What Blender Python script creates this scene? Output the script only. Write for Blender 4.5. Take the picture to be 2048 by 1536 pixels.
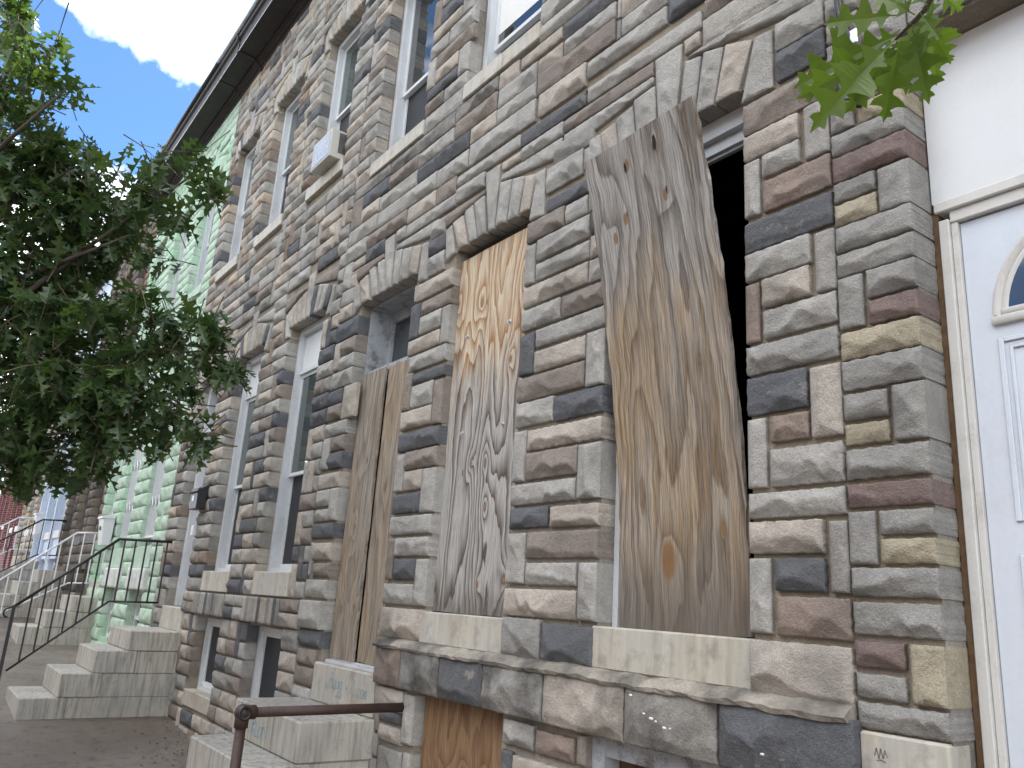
import bpy, math, random
import numpy as np
from mathutils import Matrix, Vector

# ------------------------------------------------------------------ scene, camera, light
sc = bpy.context.scene
for o in list(bpy.data.objects): bpy.data.objects.remove(o)
COL = sc.collection
YAW, PIT, ROL = 0.95012144, 0.26750029, 0.06470486     # camera heading left of the wall normal, pitch, roll
CAM = Vector((0.0, -2.6, 1.6)); FPX = 1621.3
_f = Vector((-math.sin(YAW)*math.cos(PIT), math.cos(YAW)*math.cos(PIT), math.sin(PIT)))
_r0 = Vector((math.cos(YAW), math.sin(YAW), 0)); _u0 = _r0.cross(_f)
_r = _r0*math.cos(ROL)+_u0*math.sin(ROL); _u = -_r0*math.sin(ROL)+_u0*math.cos(ROL)
cam = bpy.data.objects.new('camera', bpy.data.cameras.new('camera')); COL.objects.link(cam)
cam.matrix_world = Matrix(((_r.x,_u.x,-_f.x,CAM.x),(_r.y,_u.y,-_f.y,CAM.y),(_r.z,_u.z,-_f.z,CAM.z),(0,0,0,1)))
cam.data.sensor_width = 36; cam.data.lens = 36*FPX/2048; cam.data.clip_end = 2000; cam.data.clip_start = .05
sc.camera = cam
SUN_EL, SUN_AZ = math.radians(63), math.radians(112)    # azimuth counter-clockwise from +X: the sun stands behind the row
sunv = Vector((math.cos(SUN_EL)*math.cos(SUN_AZ), math.cos(SUN_EL)*math.sin(SUN_AZ), math.sin(SUN_EL)))
sl = bpy.data.lights.new('sun','SUN'); sl.energy = 4.0; sl.angle = math.radians(.53); sl.color = (1,.95,.87)
so = bpy.data.objects.new('sun', sl); COL.objects.link(so); so.rotation_euler = sunv.to_track_quat('Z','Y').to_euler(); so.location = (0,0,30)
w = bpy.data.worlds.new('World'); sc.world = w; w.use_nodes = True
sc.view_settings.view_transform = 'Standard'; sc.view_settings.look = 'None'; sc.view_settings.gamma = 1
sc.view_settings.exposure = 1.74
sc.view_settings.use_curve_mapping = False

class NT:
    """small helper round a node tree"""
    def __init__(s, t): s.t = t; t.nodes.clear()
    def n(s, k, **kw):
        a = s.t.nodes.new(k)
        for x, v in kw.items(): setattr(a, x, v)
        return a
    def l(s, a, b): s.t.links.new(a, b)
    def val(s, i, v):
        if isinstance(v, (int, float)): i.default_value = v
        elif isinstance(v, tuple): i.default_value = v if len(v) == len(i.default_value) else (*v, 1)[:len(i.default_value)]
        else: s.l(v, i)
    def m(s, op, a, b=0.0, c=None, clamp=False):
        x = s.n('ShaderNodeMath', operation=op, use_clamp=clamp); s.val(x.inputs[0], a); s.val(x.inputs[1], b)
        if c is not None: s.val(x.inputs[2], c)
        return x.outputs[0]
    def vm(s, op, a, b=None):
        x = s.n('ShaderNodeVectorMath', operation=op); s.val(x.inputs[0], a)
        if b is not None: s.val(x.inputs[1], b)
        return x.outputs[0]
    def noise(s, vec, scale, detail=3, rough=.55, dist=0):
        x = s.n('ShaderNodeTexNoise'); s.l(vec, x.inputs['Vector']); x.inputs['Scale'].default_value = scale
        x.inputs['Detail'].default_value = detail; x.inputs['Roughness'].default_value = rough; x.inputs['Distortion'].default_value = dist
        return x.outputs[0]
    def mix(s, fac, a, b, bt='MIX'):
        x = s.n('ShaderNodeMix', data_type='RGBA', blend_type=bt); s.val(x.inputs[0], fac); s.val(x.inputs[6], a); s.val(x.inputs[7], b)
        return x.outputs[2]
    def ramp(s, fac, stops):
        x = s.n('ShaderNodeValToRGB'); e = x.color_ramp.elements
        while len(e) < len(stops): e.new(.5)
        for i, (p, c) in enumerate(stops): e[i].position = p; e[i].color = (c, c, c, 1) if isinstance(c, (int, float)) else (*c, 1)
        s.val(x.inputs[0], fac); return x.outputs[0]
    def mr(s, v, a, b, c=0., d=1.):
        x = s.n('ShaderNodeMapRange'); s.val(x.inputs[0], v)
        for i, q in enumerate((a, b, c, d)): x.inputs[i+1].default_value = q
        return x.outputs[0]

# sky: Nishita air with broken cumulus all round
W = NT(w.node_tree)
sky = W.n('ShaderNodeTexSky', sky_type='NISHITA'); sky.sun_disc = False
sky.sun_elevation = SUN_EL; sky.sun_rotation = math.pi/2-SUN_AZ
sky.air_density = 1.0; sky.dust_density = .6; sky.ozone_density = 1.6
tc = W.n('ShaderNodeTexCoord'); sep = W.n('ShaderNodeSeparateXYZ'); W.l(tc.outputs['Generated'], sep.inputs[0])
zz = W.m('MAXIMUM', W.m('ADD', sep.outputs[2], .12), .06)
cmb = W.n('ShaderNodeCombineXYZ'); W.l(W.m('DIVIDE', sep.outputs[0], zz), cmb.inputs[0]); W.l(W.m('DIVIDE', sep.outputs[1], zz), cmb.inputs[1])
cv = W.vm('ADD', cmb.outputs[0], (12.875, -1.262, 0.0))
cn = W.noise(cv, 1.25, 8, .56, .25)
cf = W.mr(cn, .465, .62); cd = W.mr(cn, .55, .78)
ccol = W.mix(cd, (27.0, 26.8, 26.2), (19.0, 19.0, 18.8))
blue = W.mix(1.0, sky.outputs[0], (.42, .59, .72), "MULTIPLY")
bg = W.n('ShaderNodeBackground'); bg.inputs[1].default_value = .1
W.l(W.mix(cf, blue, ccol), bg.inputs[0])
wo = W.n('ShaderNodeOutputWorld'); W.l(bg.outputs[0], wo.inputs[0])

# ------------------------------------------------------------------ mesh helpers
LOC = {}
def reg(o, loc): LOC[o.name] = Vector(loc)
def setp(o, label=None, category=None, group=None, kind=None):
    if label: o['label'] = label
    if category: o['category'] = category
    if group: o['group'] = group
    if kind: o['kind'] = kind
    return o
def link(o, parent=None):
    COL.objects.link(o)
    if parent is not None:
        o.parent = parent; o.matrix_parent_inverse = Matrix.Translation(-LOC[parent.name])
    return o
def thing(name, loc, label, category, group=None):
    o = bpy.data.objects.new(name, None); o.empty_display_size = .2; o.location = loc; link(o); reg(o, loc)
    return setp(o, label, category, group)
class MB:
    def __init__(s): s.v = []; s.f = []; s.mi = []; s.sm = False
    def add(s, vs, fs, mi=0):
        b = len(s.v); s.v += [tuple(map(float, p)) for p in vs]; s.f += [tuple(i+b for i in f) for f in fs]; s.mi += [mi]*len(fs); return s
    def box(s, x0, x1, y0, y1, z0, z1, mi=0, bev=0.0):
        if bev <= 0:
            return s.add([(x0,y0,z0),(x1,y0,z0),(x1,y1,z0),(x0,y1,z0),(x0,y0,z1),(x1,y0,z1),(x1,y1,z1),(x0,y1,z1)],
                [(0,3,2,1),(4,5,6,7),(0,1,5,4),(1,2,6,5),(2,3,7,6),(3,0,4,7)], mi)
        b = bev; V = []
        for z, i in ((z0, b), (z0+b, 0), (z1-b, 0), (z1, b)):
            c = b if i == 0 else b*1.6
            e = i
            V += [(x0+e+(b if i==0 else b*.4), y0+e, z), (x1-e-(b if i==0 else b*.4), y0+e, z), (x1-e, y0+e+(b if i==0 else b*.4), z), (x1-e, y1-e-(b if i==0 else b*.4), z),
                  (x1-e-(b if i==0 else b*.4), y1-e, z), (x0+e+(b if i==0 else b*.4), y1-e, z), (x0+e, y1-e-(b if i==0 else b*.4), z), (x0+e, y0+e+(b if i==0 else b*.4), z)]
        F = [tuple(range(7, -1, -1)), tuple(range(24, 32))]
        for k in range(3):
            for i in range(8): j = (i+1) % 8; F.append((k*8+i, k*8+j, k*8+8+j, k*8+8+i))
        return s.add(V, F, mi)
    def quad(s, a, b, c, d, mi=0): return s.add([a, b, c, d], [(0,1,2,3)], mi)
    def tube(s, pts, r, n=8, mi=0, cap=True):
        pts = [Vector(p) for p in pts]; rs = r if isinstance(r, (list, tuple)) else [r]*len(pts)
        V = []; F = []; ref = None
        for i, p in enumerate(pts):
            t = (pts[min(i+1, len(pts)-1)]-pts[max(i-1, 0)]).normalized()
            if ref is None: ref = Vector((0,0,1)) if abs(t.z) < .9 else Vector((1,0,0))
            a = t.cross(ref).normalized(); b = a.cross(t).normalized(); ref = b
            for k in range(n):
                g = 2*math.pi*k/n; V.append(p+a*(math.cos(g)*rs[i])+b*(math.sin(g)*rs[i]))
        for i in range(len(pts)-1):
            for k in range(n): j = (k+1) % n; F.append((i*n+k, i*n+j, i*n+n+j, i*n+n+k))
        if cap: F.append(tuple(range(n-1, -1, -1))); F.append(tuple(range((len(pts)-1)*n, len(pts)*n)))
        return s.add(V, F, mi)
    def prism(s, poly, x0, x1, mi=0):
        """profile poly of (y,z), swept along x"""
        n = len(poly); V = [(x0, y, z) for y, z in poly]+[(x1, y, z) for y, z in poly]
        F = [(i, (i+1) % n, n+(i+1) % n, n+i) for i in range(n)]+[tuple(range(n-1, -1, -1)), tuple(range(n, 2*n))]
        return s.add(V, F, mi)
    def mesh(s, name, mats, smooth=False, origin=(0,0,0)):
        me = bpy.data.meshes.new(name); o = origin
        me.from_pydata([(a-o[0], b-o[1], c-o[2]) for a, b, c in s.v], [], s.f)
        for m in mats: me.materials.append(m)
        if len(mats) > 1: me.polygons.foreach_set('material_index', s.mi)
        if smooth: me.polygons.foreach_set('use_smooth', [True]*len(s.f))
        me.update(); return me
    def build(s, name, mats, parent=None, smooth=False, label=None, category=None, group=None, kind=None):
        if not isinstance(mats, (list, tuple)): mats = [mats]
        a = np.array(s.v); c = (a.min(0)+a.max(0))/2; c[2] = a[:,2].min()
        o = bpy.data.objects.new(name, s.mesh(name, mats, smooth, c)); o.location = c; link(o, parent); reg(o, c)
        return setp(o, label, category, group, kind)
def project(x, y, z):
    d = Vector((x, y, z))-CAM; k = d.dot(_f)
    if k < .1: return None
    return 512+FPX/2*d.dot(_r)/k, 384-FPX/2*d.dot(_u)/k
def ray_at(px, py, dist):
    """point at a distance along the view through a 2048-wide pixel"""
    d = (px-1024)*_r-(py-768)*_u+FPX*_f
    return CAM+d.normalized()*dist
def zg(x):
    if x > -9.3: return .27-.08*(x+9.3)
    if x > -15: return .27-.075*(x+9.3)
    return .6975-.05*(x+15)

# ------------------------------------------------------------------ materials
def newmat(name):
    m = bpy.data.materials.new(name); m.use_nodes = True; T = NT(m.node_tree)
    out = T.n('ShaderNodeOutputMaterial'); b = T.n('ShaderNodeBsdfPrincipled'); T.l(b.outputs[0], out.inputs[0])
    return m, T, b
def bump(T, b, h, strength, dist):
    x = T.n('ShaderNodeBump'); x.inputs['Strength'].default_value = strength; x.inputs['Distance'].default_value = dist
    T.l(h, x.inputs['Height']); T.l(x.outputs[0], b.inputs['Normal'])
def pos(T): return T.n('ShaderNodeNewGeometry').outputs['Position']
def stone_mat(name, col, dirt=.35, speck=.0, smear=0.0, var=.13, soot=0.0, grain=1.0):
    m, T, b = newmat(name); g = T.n('ShaderNodeNewGeometry'); P = g.outputs['Position']; rnd = g.outputs['Random Per Island']
    n1 = T.noise(P, 2.6, 4); n2 = T.noise(P, 17, 5, .6); n3 = T.noise(P, 165, 3, .7); n4 = T.noise(P, 62, 4, .65)
    v = T.m('ADD', T.mr(n2, .3, .7, .87, 1.12), T.mr(rnd, 0, 1, -var, var))
    v = T.m('MULTIPLY', v, T.mr(n3, .28, .72, 1-.24*grain, 1+.22*grain)); v = T.m('MULTIPLY', v, T.mr(n4, .3, .7, .88, 1.12))
    cc = T.n('ShaderNodeCombineColor')
    for i in range(3): T.l(v, cc.inputs[i])
    c = T.mix(1.0, col, cc.outputs[0], 'MULTIPLY')
    # hue drift between pieces: warmer or greyer
    hs = T.n('ShaderNodeHueSaturation'); T.l(c, hs.inputs['Color']); T.l(T.mr(T.m('FRACT', T.m('MULTIPLY', rnd, 7.31)), 0, 1, .6, 1.3), hs.inputs['Saturation'])
    c = hs.outputs[0]
    c = T.mix(T.m('MULTIPLY', T.mr(T.m('ADD', n1, T.m('MULTIPLY', n4, .35)), .66, .86), dirt), c, (.10, .095, .085))
    if soot: c = T.mix(T.m('MULTIPLY', T.mr(T.m('ADD', T.noise(P, 4.5, 5, .62, .1), T.m('MULTIPLY', n3, .22)), .52, .78), soot), c, (.052, .050, .047))
    if smear: c = T.mix(T.m('MULTIPLY', T.mr(T.m('ADD', T.noise(P, 9, 5, .65), T.m('MULTIPLY', n4, .25)), .75, .80), smear), c, (.34, .31, .25))
    if speck: c = T.mix(T.m('MULTIPLY', T.mr(T.noise(P, 260, 1), .72, .76), speck), c, (.6, .6, .6))
    c = T.mix(T.mr(T.noise(P, 95, 2, .5), .29, .22, 0, .6), c, (.05, .045, .04))     # pores
    T.l(c, b.inputs['Base Color']); b.inputs['Roughness'].default_value = .88; b.inputs['Specular IOR Level'].default_value = .25
    h = T.m('ADD', T.m('MULTIPLY', n3, .5), T.m('ADD', T.m('MULTIPLY', n4, .7), T.m('MULTIPLY', n2, .8)))
    bump(T, b, h, 1.0, .009)
    return m
SC = {'l': (.375, .357, .318), 'g': (.285, .272, .245), 't': (.425, .365, .295), 'r': (.252, .203, .165), 'b': (.265, .192, .148), 'd': (.112, .116, .126), 'y': (.36, .305, .195), 'm': (.195, .13, .112), 'p': (.335, .314, .28), 'k': (.41, .358, .298), 's': (.30, .28, .245)}
SN = {'l': 'light_grey', 'g': 'grey', 't': 'tan', 'r': 'mauve_brown', 'b': 'brown', 'd': 'slate', 'y': 'ochre', 'm': 'maroon', 'p': 'pinkish_grey', 'k': 'pink_tan', 's': 'sooty'}
SM = {k: stone_mat('stone_'+SN[k], SC[k], .25 if k in 'dym' else .4, .35 if k == 'd' else 0, .4 if k == 'd' else 0, soot=.8 if k == 's' else .12) for k in SC}
SM.update({k.upper(): stone_mat('belt_stone_'+SN[k], SC[k], .5, .3 if k == 'd' else 0, .5 if k == 'd' else .25, soot=.85 if k != 'd' else .2) for k in 'gtbds'})
GREEN = stone_mat('stone_painted_green', (.42, .59, .44), .12, 0, 0, .04, 0, .5)
GREENW = stone_mat('stone_painted_white', (.66, .69, .65), .5, 0, 0, .06)
UMBER = {'l': stone_mat('stone_umber_brown', (.185, .155, .125)), 'd': stone_mat('stone_umber_dark', (.10, .088, .078))}  # brown house: darker, browner palette than the other stone fronts
MORTAR = stone_mat('mortar', (.285, .25, .20), .5, 0, 0, 0)
def plain(name, col, rough=.5, n_amt=.12, n_scale=9, b_amt=.0, spec=.4, metal=0, dirt=0, dcol=(.12,.11,.10)):
    m, T, b = newmat(name); P = pos(T); n = T.noise(P, n_scale, 5, .6); f = T.noise(P, n_scale*14, 3, .6)
    v = T.m('ADD', T.mr(n, .3, .7, 1-n_amt, 1+n_amt), T.mr(f, .3, .7, -n_amt*.4, n_amt*.4))
    cc = T.n('ShaderNodeCombineColor')
    for i in range(3): T.l(v, cc.inputs[i])
    c = T.mix(1.0, col, cc.outputs[0], 'MULTIPLY')
    if dirt: c = T.mix(T.m('MULTIPLY', T.mr(T.m('ADD', n, T.m('MULTIPLY', f, .5)), .72, .98), dirt), c, dcol)
    T.l(c, b.inputs['Base Color']); b.inputs['Roughness'].default_value = rough; b.inputs['Specular IOR Level'].default_value = spec; b.inputs['Metallic'].default_value = metal
    if b_amt: bump(T, b, f, b_amt, .004)
    return m
VINYL = plain('white_capping', (.60, .62, .64), .42, .05, 5, 0, .4, 0, .5, (.36,.36,.35))
WHITE = plain('white_paint', (.66, .68, .69), .38, .04, 6, 0, .45, 0, .25, (.45,.43,.38))
DOORW = plain('door_white', (.60, .645, .71), .33, .04, 5, .05, .5, 0, .35, (.40,.42,.45))
TRIMW = plain('trim_white', (.60, .59, .56), .5, .06, 8, .1, .4, 0, .45, (.32,.30,.26))
OLDWHITE = plain('peeling_grey_paint', (.38, .40, .42), .6, .12, 10, .3, .3, 0, 1.2, (.14,.13,.125))
BLACK = plain('black_iron', (.016, .016, .017), .42, .2, 30, .1, .5)
RUST = plain('rusted_pipe', (.058, .034, .026), .55, .45, 26, .3, .4, .0, .6, (.02,.015,.013))
CORN = plain('cornice_brown', (.026, .019, .0185), .5, .25, 5, .05, .3, 0, .3, (.05,.045,.042))
GUTTER = plain('gutter_metal', (.020, .018, .019), .4, .2, 8, 0, .4)
ROOF = plain('roof_tar', (.05, .05, .05), .9, .2, 3)
DARK = plain('dark_interior', (.018, .017, .016), .9, .3, 3)
BODY = plain('party_wall', (.22, .13, .10), .9, .2, 2)
SCREEN = plain('insect_screen', (.026, .029, .034), .55, .12, 60, .1, .3)
SHADE = plain('window_shade', (.70, .70, .68), .7, .04, 3)
WOOD = plain('raw_jamb_wood', (.13, .08, .042), .7, .3, 30, .2, .3)
SILVER = plain('screw_head', (.55, .55, .54), .3, .1, 60, 0, .5, .9)
ACCASE = plain('ac_casing', (.52, .51, .46), .5, .08, 9, .05, .4, 0, .6, (.30,.22,.13))
ACCOIL = plain('ac_coil', (.33, .37, .44), .5, .35, 50, .3, .5, .3)
REDT = plain('rust_red_paint', (.23, .075, .045), .6, .15, 20, .1)
BLUEW = plain('pale_blue_render', (.55, .64, .78), .6, .08, 4, .15, .3, 0, .5, (.38,.43,.5))
PINKW = plain('white_render', (.72, .71, .69), .6, .08, 4, .15, .3, 0, .4)
INK = plain('blue_marker', (.16, .34, .42), .6, .3, 40)
INKG = plain('grey_pencil', (.20, .19, .18), .7, .3, 40)
CHALK = plain('white_paint_drip', (.78, .78, .78), .6, .05, 40)
BARK = plain('bark', (.075, .06, .048), .9, .3, 18, .8)
TWIG = plain('twig_bark', (.10, .075, .05), .8, .3, 40, .3)
LITTER = plain('dry_leaf', (.16, .10, .055), .8, .4, 12)
LAMPG = plain('lantern_glass', (.62, .62, .58), .2, .05, 10)
def glass(name, col, rough=.02, ior=1.62):
    m, T, b = newmat(name); P = pos(T); n = T.noise(P, 1.3, 2)
    T.l(T.mix(n, col, tuple(c*.55 for c in col)), b.inputs['Base Color']); b.inputs['Roughness'].default_value = rough; b.inputs['IOR'].default_value = ior
    bump(T, b, T.noise(P, 2.2, 1), .04, .02)
    return m
GLASS = glass('window_glass', (.030, .038, .042), .02, 2.2); GLASSG = glass('window_glass_greenish', (.05, .072, .070), .03, 1.9); GLASSB = glass('fanlight_glass', (.07, .12, .21), .04)
def marble():
    m, T, b = newmat('weathered_marble'); P = pos(T)
    mp = T.n('ShaderNodeMapping'); T.l(P, mp.inputs[0]); mp.inputs['Scale'].default_value = (9, 9, .8)
    st = T.noise(mp.outputs[0], 2.3, 5, .6); n = T.noise(P, 2.6, 6, .55, .5); f = T.noise(P, 140, 3, .6); vv = T.noise(P, 3.2, 4, .6, 2.6); g = T.noise(P, 14, 5, .6)
    rp = T.ramp(n, [(.3, (.36, .315, .24)), (.46, (.455, .42, .345)), (.6, (.43, .41, .36)), (.75, (.36, .34, .295))])
    c = T.mix(T.mr(T.m('ABSOLUTE', T.m('SUBTRACT', vv, .5)), .03, .0, 0, .3), rp, (.36, .36, .35))
    c = T.mix(T.mr(st, .50, .72, 0, .6), c, (.27, .235, .175)); c = T.mix(T.mr(st, .46, .30, 0, .4), c, (.60, .58, .53))
    c = T.mix(T.mr(g, .52, .74, 0, .6), c, (.19, .18, .155)); c = T.mix(T.mr(f, .66, .74, 0, .35), c, (.14, .13, .11))
    T.l(c, b.inputs['Base Color']); b.inputs['Roughness'].default_value = .55; b.inputs['Specular IOR Level'].default_value = .35
    bump(T, b, T.m('ADD', f, g), .2, .004); return m
MARBLE = marble()
def grimy():
    m, T, b = newmat('grimy_marble_steps'); P = pos(T); gm = T.n('ShaderNodeNewGeometry'); rnd = gm.outputs['Random Per Island']
    mp = T.n('ShaderNodeMapping'); T.l(P, mp.inputs[0]); mp.inputs['Scale'].default_value = (13, 13, 1.3)
    st = T.noise(mp.outputs[0], 2.0, 6, .65); n = T.noise(P, 2.2, 6, .62, .4); f = T.noise(P, 110, 4, .6); big = T.noise(P, 1.3, 3); g = T.noise(P, 16, 5, .62)
    c = T.ramp(n, [(.28, (.40, .37, .31)), (.46, (.46, .43, .37)), (.62, (.41, .39, .35)), (.8, (.31, .295, .27))])
    c = T.mix(T.mr(st, .46, .68, 0, .75), c, (.14, .13, .115))
    c = T.mix(T.mr(big, .48, .72, 0, .45), c, (.21, .20, .18))
    c = T.mix(T.mr(g, .58, .78, 0, .5), c, (.12, .115, .10)); c = T.mix(T.mr(f, .62, .72, 0, .4), c, (.09, .085, .075))
    cc = T.n('ShaderNodeCombineColor'); v = T.mr(rnd, 0, 1, .85, 1.12)
    for i in range(3): T.l(v, cc.inputs[i])
    c = T.mix(1.0, c, cc.outputs[0], 'MULTIPLY')
    T.l(c, b.inputs['Base Color']); b.inputs['Roughness'].default_value = .75
    bump(T, b, T.m('ADD', T.m('MULTIPLY', f, .5), g), .4, .006); return m
STEPM = grimy()
def concrete(name, c1, c2, c3, sc_=1.0, joints=True):
    m, T, b = newmat(name); P = pos(T); n = T.noise(P, .9*sc_, 6, .65); f = T.noise(P, 90, 4, .7); mm = T.noise(P, 9, 5, .65)
    c = T.ramp(n, [(.3, c1), (.5, c2), (.72, c3)])
    c = T.mix(T.mr(mm, .52, .70, 0, .7), c, tuple(x*.45 for x in c2)); c = T.mix(T.mr(f, .58, .7, 0, .5), c, tuple(x*1.7 for x in c2)); c = T.mix(T.mr(f, .42, .3, 0, .5), c, tuple(x*.35 for x in c2))
    T.l(c, b.inputs['Base Color']); b.inputs['Roughness'].default_value = .92
    bump(T, b, T.m('ADD', f, T.m('MULTIPLY', mm, 1.5)), .6, .012); return m
PAVE = concrete('dirty_paving', (.125, .10, .078), (.16, .133, .106), (.225, .20, .17))
ASPH = concrete('asphalt', (.045, .045, .047), (.055, .055, .056), (.07, .068, .066))
KERB = concrete('kerb_stone', (.28, .27, .25), (.33, .31, .29), (.36, .35, .33))
def plywood(name, knots, seed, grey=.6, bands=20.0, warm=(.40, .245, .115), pale=(.50, .43, .34), silver=(.36, .345, .325), dark=(.11, .075, .05), topg=None, botd=None, fig=.6, streak=.6, holes=()):
    """rotary-cut veneer: contour lines of a stretched field, pulled round the knots, under vertical streaks; greyed where weather reached it"""
    m, T, b = newmat(name); tcn = T.n('ShaderNodeTexCoord'); O = tcn.outputs['Object']; sx = T.n('ShaderNodeSeparateXYZ'); T.l(O, sx.inputs[0]); X, Z = sx.outputs[0], sx.outputs[2]
    wv = T.noise(O, 3.3, 3, .55); X0 = X; X = T.m('ADD', X, T.m('MULTIPLY', T.m('SUBTRACT', wv, .5), .045))
    def vec(ax, az, off=0.):
        c = T.n('ShaderNodeCombineXYZ'); T.l(T.m('MULTIPLY', X, ax), c.inputs[0]); T.l(T.m('MULTIPLY', Z, az), c.inputs[2]); c.inputs[1].default_value = seed+off; return c.outputs[0]
    f = T.noise(vec(2.4, .42), 1.0, 2, .45, .2)
    f = T.m('ADD', f, T.m('MULTIPLY', T.noise(vec(17, 1.9, 3), 1.0, 2, .5), .05)); f = T.m('ADD', f, T.m('MULTIPLY', T.noise(vec(45, 9, 4), 1.0, 2, .5), .012))
    kd = None
    for kx, kz, ka, kr in knots:
        dx = T.m('DIVIDE', T.m('SUBTRACT', X0, kx), kr); dz = T.m('DIVIDE', T.m('SUBTRACT', Z, kz), kr*2.1)
        r2 = T.m('ADD', T.m('MULTIPLY', dx, dx), T.m('MULTIPLY', dz, dz))
        f = T.m('ADD', f, T.m('MULTIPLY', T.m('EXPONENT', T.m('MULTIPLY', T.m('SQRT', r2), -1.1)), ka))
        e = T.mr(r2, .11, .05); kd = e if kd is None else T.m('MAXIMUM', kd, e)
    ph = T.m('FRACT', T.m('MULTIPLY', f, bands))
    late = T.m('MULTIPLY', T.m('POWER', T.mr(ph, .15, .92), 1.6), T.mr(ph, 1.0, .93))
    fib = T.noise(vec(190, 5.5, 5), 1.0, 4, .72); st = T.noise(vec(30, .75, 8), 1.0, 5, .66, .15); st2 = T.noise(vec(85, 1.5, 9), 1.0, 4, .7); w1 = T.noise(vec(3.4, 1.2, 11), 1.0, 4, .6, .4)
    w = T.m('ADD', w1, T.m('MULTIPLY', T.m('SUBTRACT', st, .5), .9))
    if topg: w = T.m('ADD', w, T.mr(Z, topg[0], topg[1], 0, topg[2]))
    lf = T.m('MULTIPLY', late, fig)
    base = T.mix(lf, pale, warm); gbase = T.mix(lf, silver, dark)
    c = T.mix(T.mr(w, 1-grey-.16, 1-grey+.16), base, gbase)
    c = T.mix(T.mr(T.m('ADD', st, T.m('MULTIPLY', T.m('SUBTRACT', w1, .5), .5)), .50, .68, 0, streak*.8), c, tuple((a+q)*.5 for a, q in zip(warm, dark)))
    c = T.mix(T.mr(st2, .54, .72, 0, streak*.55), c, tuple(a*.8 for a in warm)); c = T.mix(T.mr(st2, .46, .30, 0, streak*.5), c, tuple(a*1.1 for a in silver))
    cc = T.n('ShaderNodeCombineColor'); v = T.mr(fib, .32, .68, .50, 1.42)
    for i in range(3): T.l(v, cc.inputs[i])
    c = T.mix(1.0, c, cc.outputs[0], 'MULTIPLY')
    if botd: c = T.mix(T.mr(T.m('ADD', Z, T.m('MULTIPLY', T.m('SUBTRACT', st, .5), .6)), botd[0], botd[1], 0, botd[2]), c, (.105, .09, .078))
    if kd is not None: c = T.mix(T.m('MULTIPLY', kd, .8), c, (.20, .105, .04))
    for hx, hz, hr in holes:
        dx = T.m('DIVIDE', T.m('SUBTRACT', T.m('ADD', X, T.m('MULTIPLY', T.m('SUBTRACT', st2, .5), .05)), hx), hr); dz = T.m('DIVIDE', T.m('SUBTRACT', Z, hz), hr*3.2)
        c = T.mix(T.mr(T.m('ADD', T.m('MULTIPLY', dx, dx), T.m('MULTIPLY', dz, dz)), 1.0, .5, 0, .95), c, (.012, .01, .009))
    T.l(c, b.inputs['Base Color']); b.inputs['Roughness'].default_value = .82; b.inputs['Specular IOR Level'].default_value = .2
    bump(T, b, T.m('SUBTRACT', T.m('MULTIPLY', T.m('ADD', fib, st2), .5), T.m('MULTIPLY', late, .3)), .7, .004); return m
def leafmat(name, c1, c2, trans=.35, rough=.38):
    m = bpy.data.materials.new(name); m.use_nodes = True; T = NT(m.node_tree); g = T.n('ShaderNodeNewGeometry'); oi = T.n('ShaderNodeObjectInfo')
    r = T.m('FRACT', T.m('ADD', g.outputs['Random Per Island'], oi.outputs['Random']))
    c = T.mix(r, c1, c2)
    uv = T.n('ShaderNodeTexCoord')
    c = T.mix(T.mr(T.noise(g.outputs['Position'], 28, 3), .5, .75, 0, .3), c, tuple(x*.5 for x in c1))
    b = T.n('ShaderNodeBsdfPrincipled'); T.l(c, b.inputs['Base Color']); b.inputs['Roughness'].default_value = rough; b.inputs['Specular IOR Level'].default_value = .5
    tr = T.n('ShaderNodeBsdfTranslucent'); T.l(T.mix(1.0, c, (1.5, 1.7, .55), 'MULTIPLY'), tr.inputs[0])
    mx = T.n('ShaderNodeMixShader'); mx.inputs[0].default_value = trans; T.l(b.outputs[0], mx.inputs[1]); T.l(tr.outputs[0], mx.inputs[2])
    out = T.n('ShaderNodeOutputMaterial'); T.l(mx.outputs[0], out.inputs[0]); return m
LEAF = leafmat('oak_leaf', (.036, .07, .028), (.085, .128, .048), .32, .32); LEAFN = leafmat('oak_leaf_sunlit', (.09, .14, .026), (.135, .195, .04), .5, .42)  # second copy for the near sprig: light through its leaves put into paler greens
LEAF2 = leafmat('oak_leaf_distant', (.05, .085, .025), (.085, .125, .035))
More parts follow.
